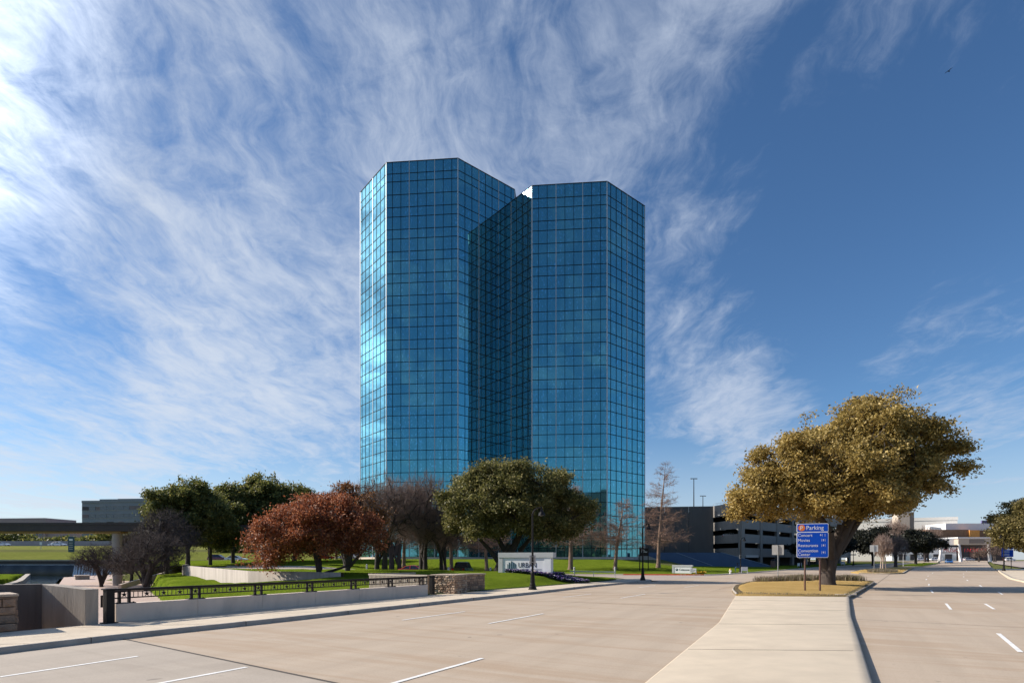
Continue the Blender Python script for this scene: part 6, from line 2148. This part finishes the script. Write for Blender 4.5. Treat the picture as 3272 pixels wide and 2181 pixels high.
# mown edge tufts on the median and the near lawn, so the turf edge is not a clean line
ep = resample(np.r_[ISL, ISL[:1]], .03)
ce = ISL.mean(0)
q = ep[rg.choice(len(ep), 5200)]
inn = ce + (q - ce) * rg.uniform(.93, .985, (len(q), 1))
tp = np.c_[inn, [isl_z(x, y, ISL, .14, .20) - .02 for x, y in inn]]
blades('dry_turf', tp, .10, rg, MAT['leaf_straw'], 'short dry turf along the rim of the oak median', 'grass', 'stuff', .7, .012)
le = resample(np.array(BACK_L[2:9]), .02)
q = le[rg.choice(len(le), 5200)] + rg.uniform(0, 1, (5200, 1)) * np.array([-.35, .3]) - np.array([-.03, .03])
blades('turf_fringe', np.c_[q, np.full(len(q), .13)], .10, rg, MAT['leaf_bed'], 'green turf fringe where the lawn meets the pavement', 'grass', 'stuff', .7, .012)

fb_z = lambda x, y: lawn_z(x, y)
fp = bed_points(1500, 2.6, 48.9, 3.2, .9, R(6), rg, fb_z)
fp2 = bed_points(700, 5.0, 49.9, 2.0, .75, R(18), rg, fb_z)
fp = np.concatenate([fp, fp2])
V1, F1 = leaf_cards(fp + np.c_[np.zeros((len(fp), 2)), rg.uniform(.05, .22, len(fp))], rg, .16, 1.5, .8)
fl = tag(link('flower_bed', np_mesh('flower_bed', V1, F1, MAT['leaf_bed'])), 'bed of violet and white pansies in front of the company sign', 'flowers', kind='stuff')
pf = np.repeat(fp, 3, 0) + rg.normal(0, .07, (len(fp) * 3, 3)) * np.array([1, 1, .3]) + np.c_[np.zeros((len(fp) * 3, 2)), rg.uniform(.16, .30, len(fp) * 3)]
V2, F2 = leaf_cards(pf, rg, .085, 1.1, 1.2)
link('petals', np_mesh('petals', V2, F2, MAT['petal_violet']), fl)
soil = MB()
for (cx, cy, rx, ry, ro) in ((2.6, 48.9, 3.3, 1.0, R(6)), (5.0, 49.9, 2.1, .85, R(18))):
    pts = [(cx + math.cos(a) * rx * math.cos(ro) - math.sin(a) * ry * math.sin(ro), cy + math.cos(a) * rx * math.sin(ro) + math.sin(a) * ry * math.cos(ro)) for a in np.linspace(0, 2 * math.pi, 24, endpoint=False)]
    zc_ = lawn_z(cx, cy) + .05
    b0 = len(soil.v)
    soil.add([(x, y, lawn_z(x, y) + .04) for x, y in pts] + [(cx, cy, zc_)], [(i, (i + 1) % 24, 24) for i in range(24)])
soil.build('soil', MAT['soil'], fl)
yp = bed_points(160, at(2236, 83), 83, .9, .35, 0, rg, lambda x, y: lawn2_z(x, y))
V3, F3 = leaf_cards(np.repeat(yp, 4, 0) + rg.normal(0, .08, (640, 3)) + np.array([0, 0, .18]), rg, .12, 1.2, 1)
tag(link('yellow_flowers', np_mesh('yellow_flowers', V3, F3, MAT['petal_yellow'])), 'small patch of yellow flowers beside the Celanese sign', 'flowers', kind='stuff')
# pale boulders in the flower bed
for k, (x, y, s) in enumerate(((1.35, 48.7, .2), (2.0, 48.4, .26), (3.1, 48.6, .24), (3.9, 49.0, .2))):
    bm = bmesh.new()
    bmesh.ops.create_icosphere(bm, subdivisions=2, radius=s)
    for v in bm.verts:
        v.co *= 1 + .16 * math.sin(v.co.x * 17 + k) * math.cos(v.co.y * 13 + k * 2)
        v.co.z *= .62
    me = bpy.data.meshes.new('boulder')
    bm.to_mesh(me)
    bm.free()
    me.materials.append(MAT['coping_stone'])
    me.shade_smooth()
    o = link('boulder', me, None, (x, y, lawn_z(x, y) + s * .35 + .12))
    tag(o, 'rounded pale boulder lying among the violet flowers', 'rock', 'boulders in the flower bed')

# far woodland behind the highway
fw = rg.uniform(0, 1, (5200, 3))
xx = -330 + fw[:, 0] * 250
hgt = 4.6 + 1.6 * np.sin(xx * .11) + 1.1 * np.sin(xx * .31 + 2)
pts = np.stack([xx, 224 + fw[:, 1] * 12, 7.2 + fw[:, 2] ** .8 * hgt], 1)
pts = np.repeat(pts, 5, 0) + rg.normal(0, .8, (26000, 3)) * np.array([1, 1, .6])
V, F = leaf_cards(pts, rg, .8)
tag(link('woodland', np_mesh('woodland', V, F, MAT['leaf_evergreen'])), 'far belt of dark trees behind the highway barrier', 'trees', kind='stuff')
fw = rg.uniform(0, 1, (2600, 3))
xx = -95 + fw[:, 0] * 75
pts = np.stack([xx, 176 + fw[:, 1] * 10, 2.2 + fw[:, 2] * (7 + 1.5 * np.sin(xx * .3))], 1)
pts = np.repeat(pts, 5, 0) + rg.normal(0, .8, (13000, 3)) * np.array([1, 1, .6])
V, F = leaf_cards(pts, rg, .7)
tag(link('woodland', np_mesh('woodland', V, F, MAT['leaf_evergreen'])), 'belt of trees behind the evergreen grove', 'trees', kind='stuff')

fw = rg.uniform(0, 1, (3000, 3))
xx = -90 + fw[:, 0] * 190
pts = np.stack([xx, -78 + fw[:, 1] * 12, fw[:, 2] * (12 + 2.5 * np.sin(xx * .21))], 1)
pts = np.repeat(pts, 5, 0) + rg.normal(0, .9, (15000, 3)) * np.array([1, 1, .6])
V, F = leaf_cards(pts, rg, .9)
tag(link('woodland', np_mesh('woodland', V, F, MAT['leaf_evergreen'])), 'belt of trees across the road, mirrored in the lowest glass storeys', 'trees', kind='stuff')
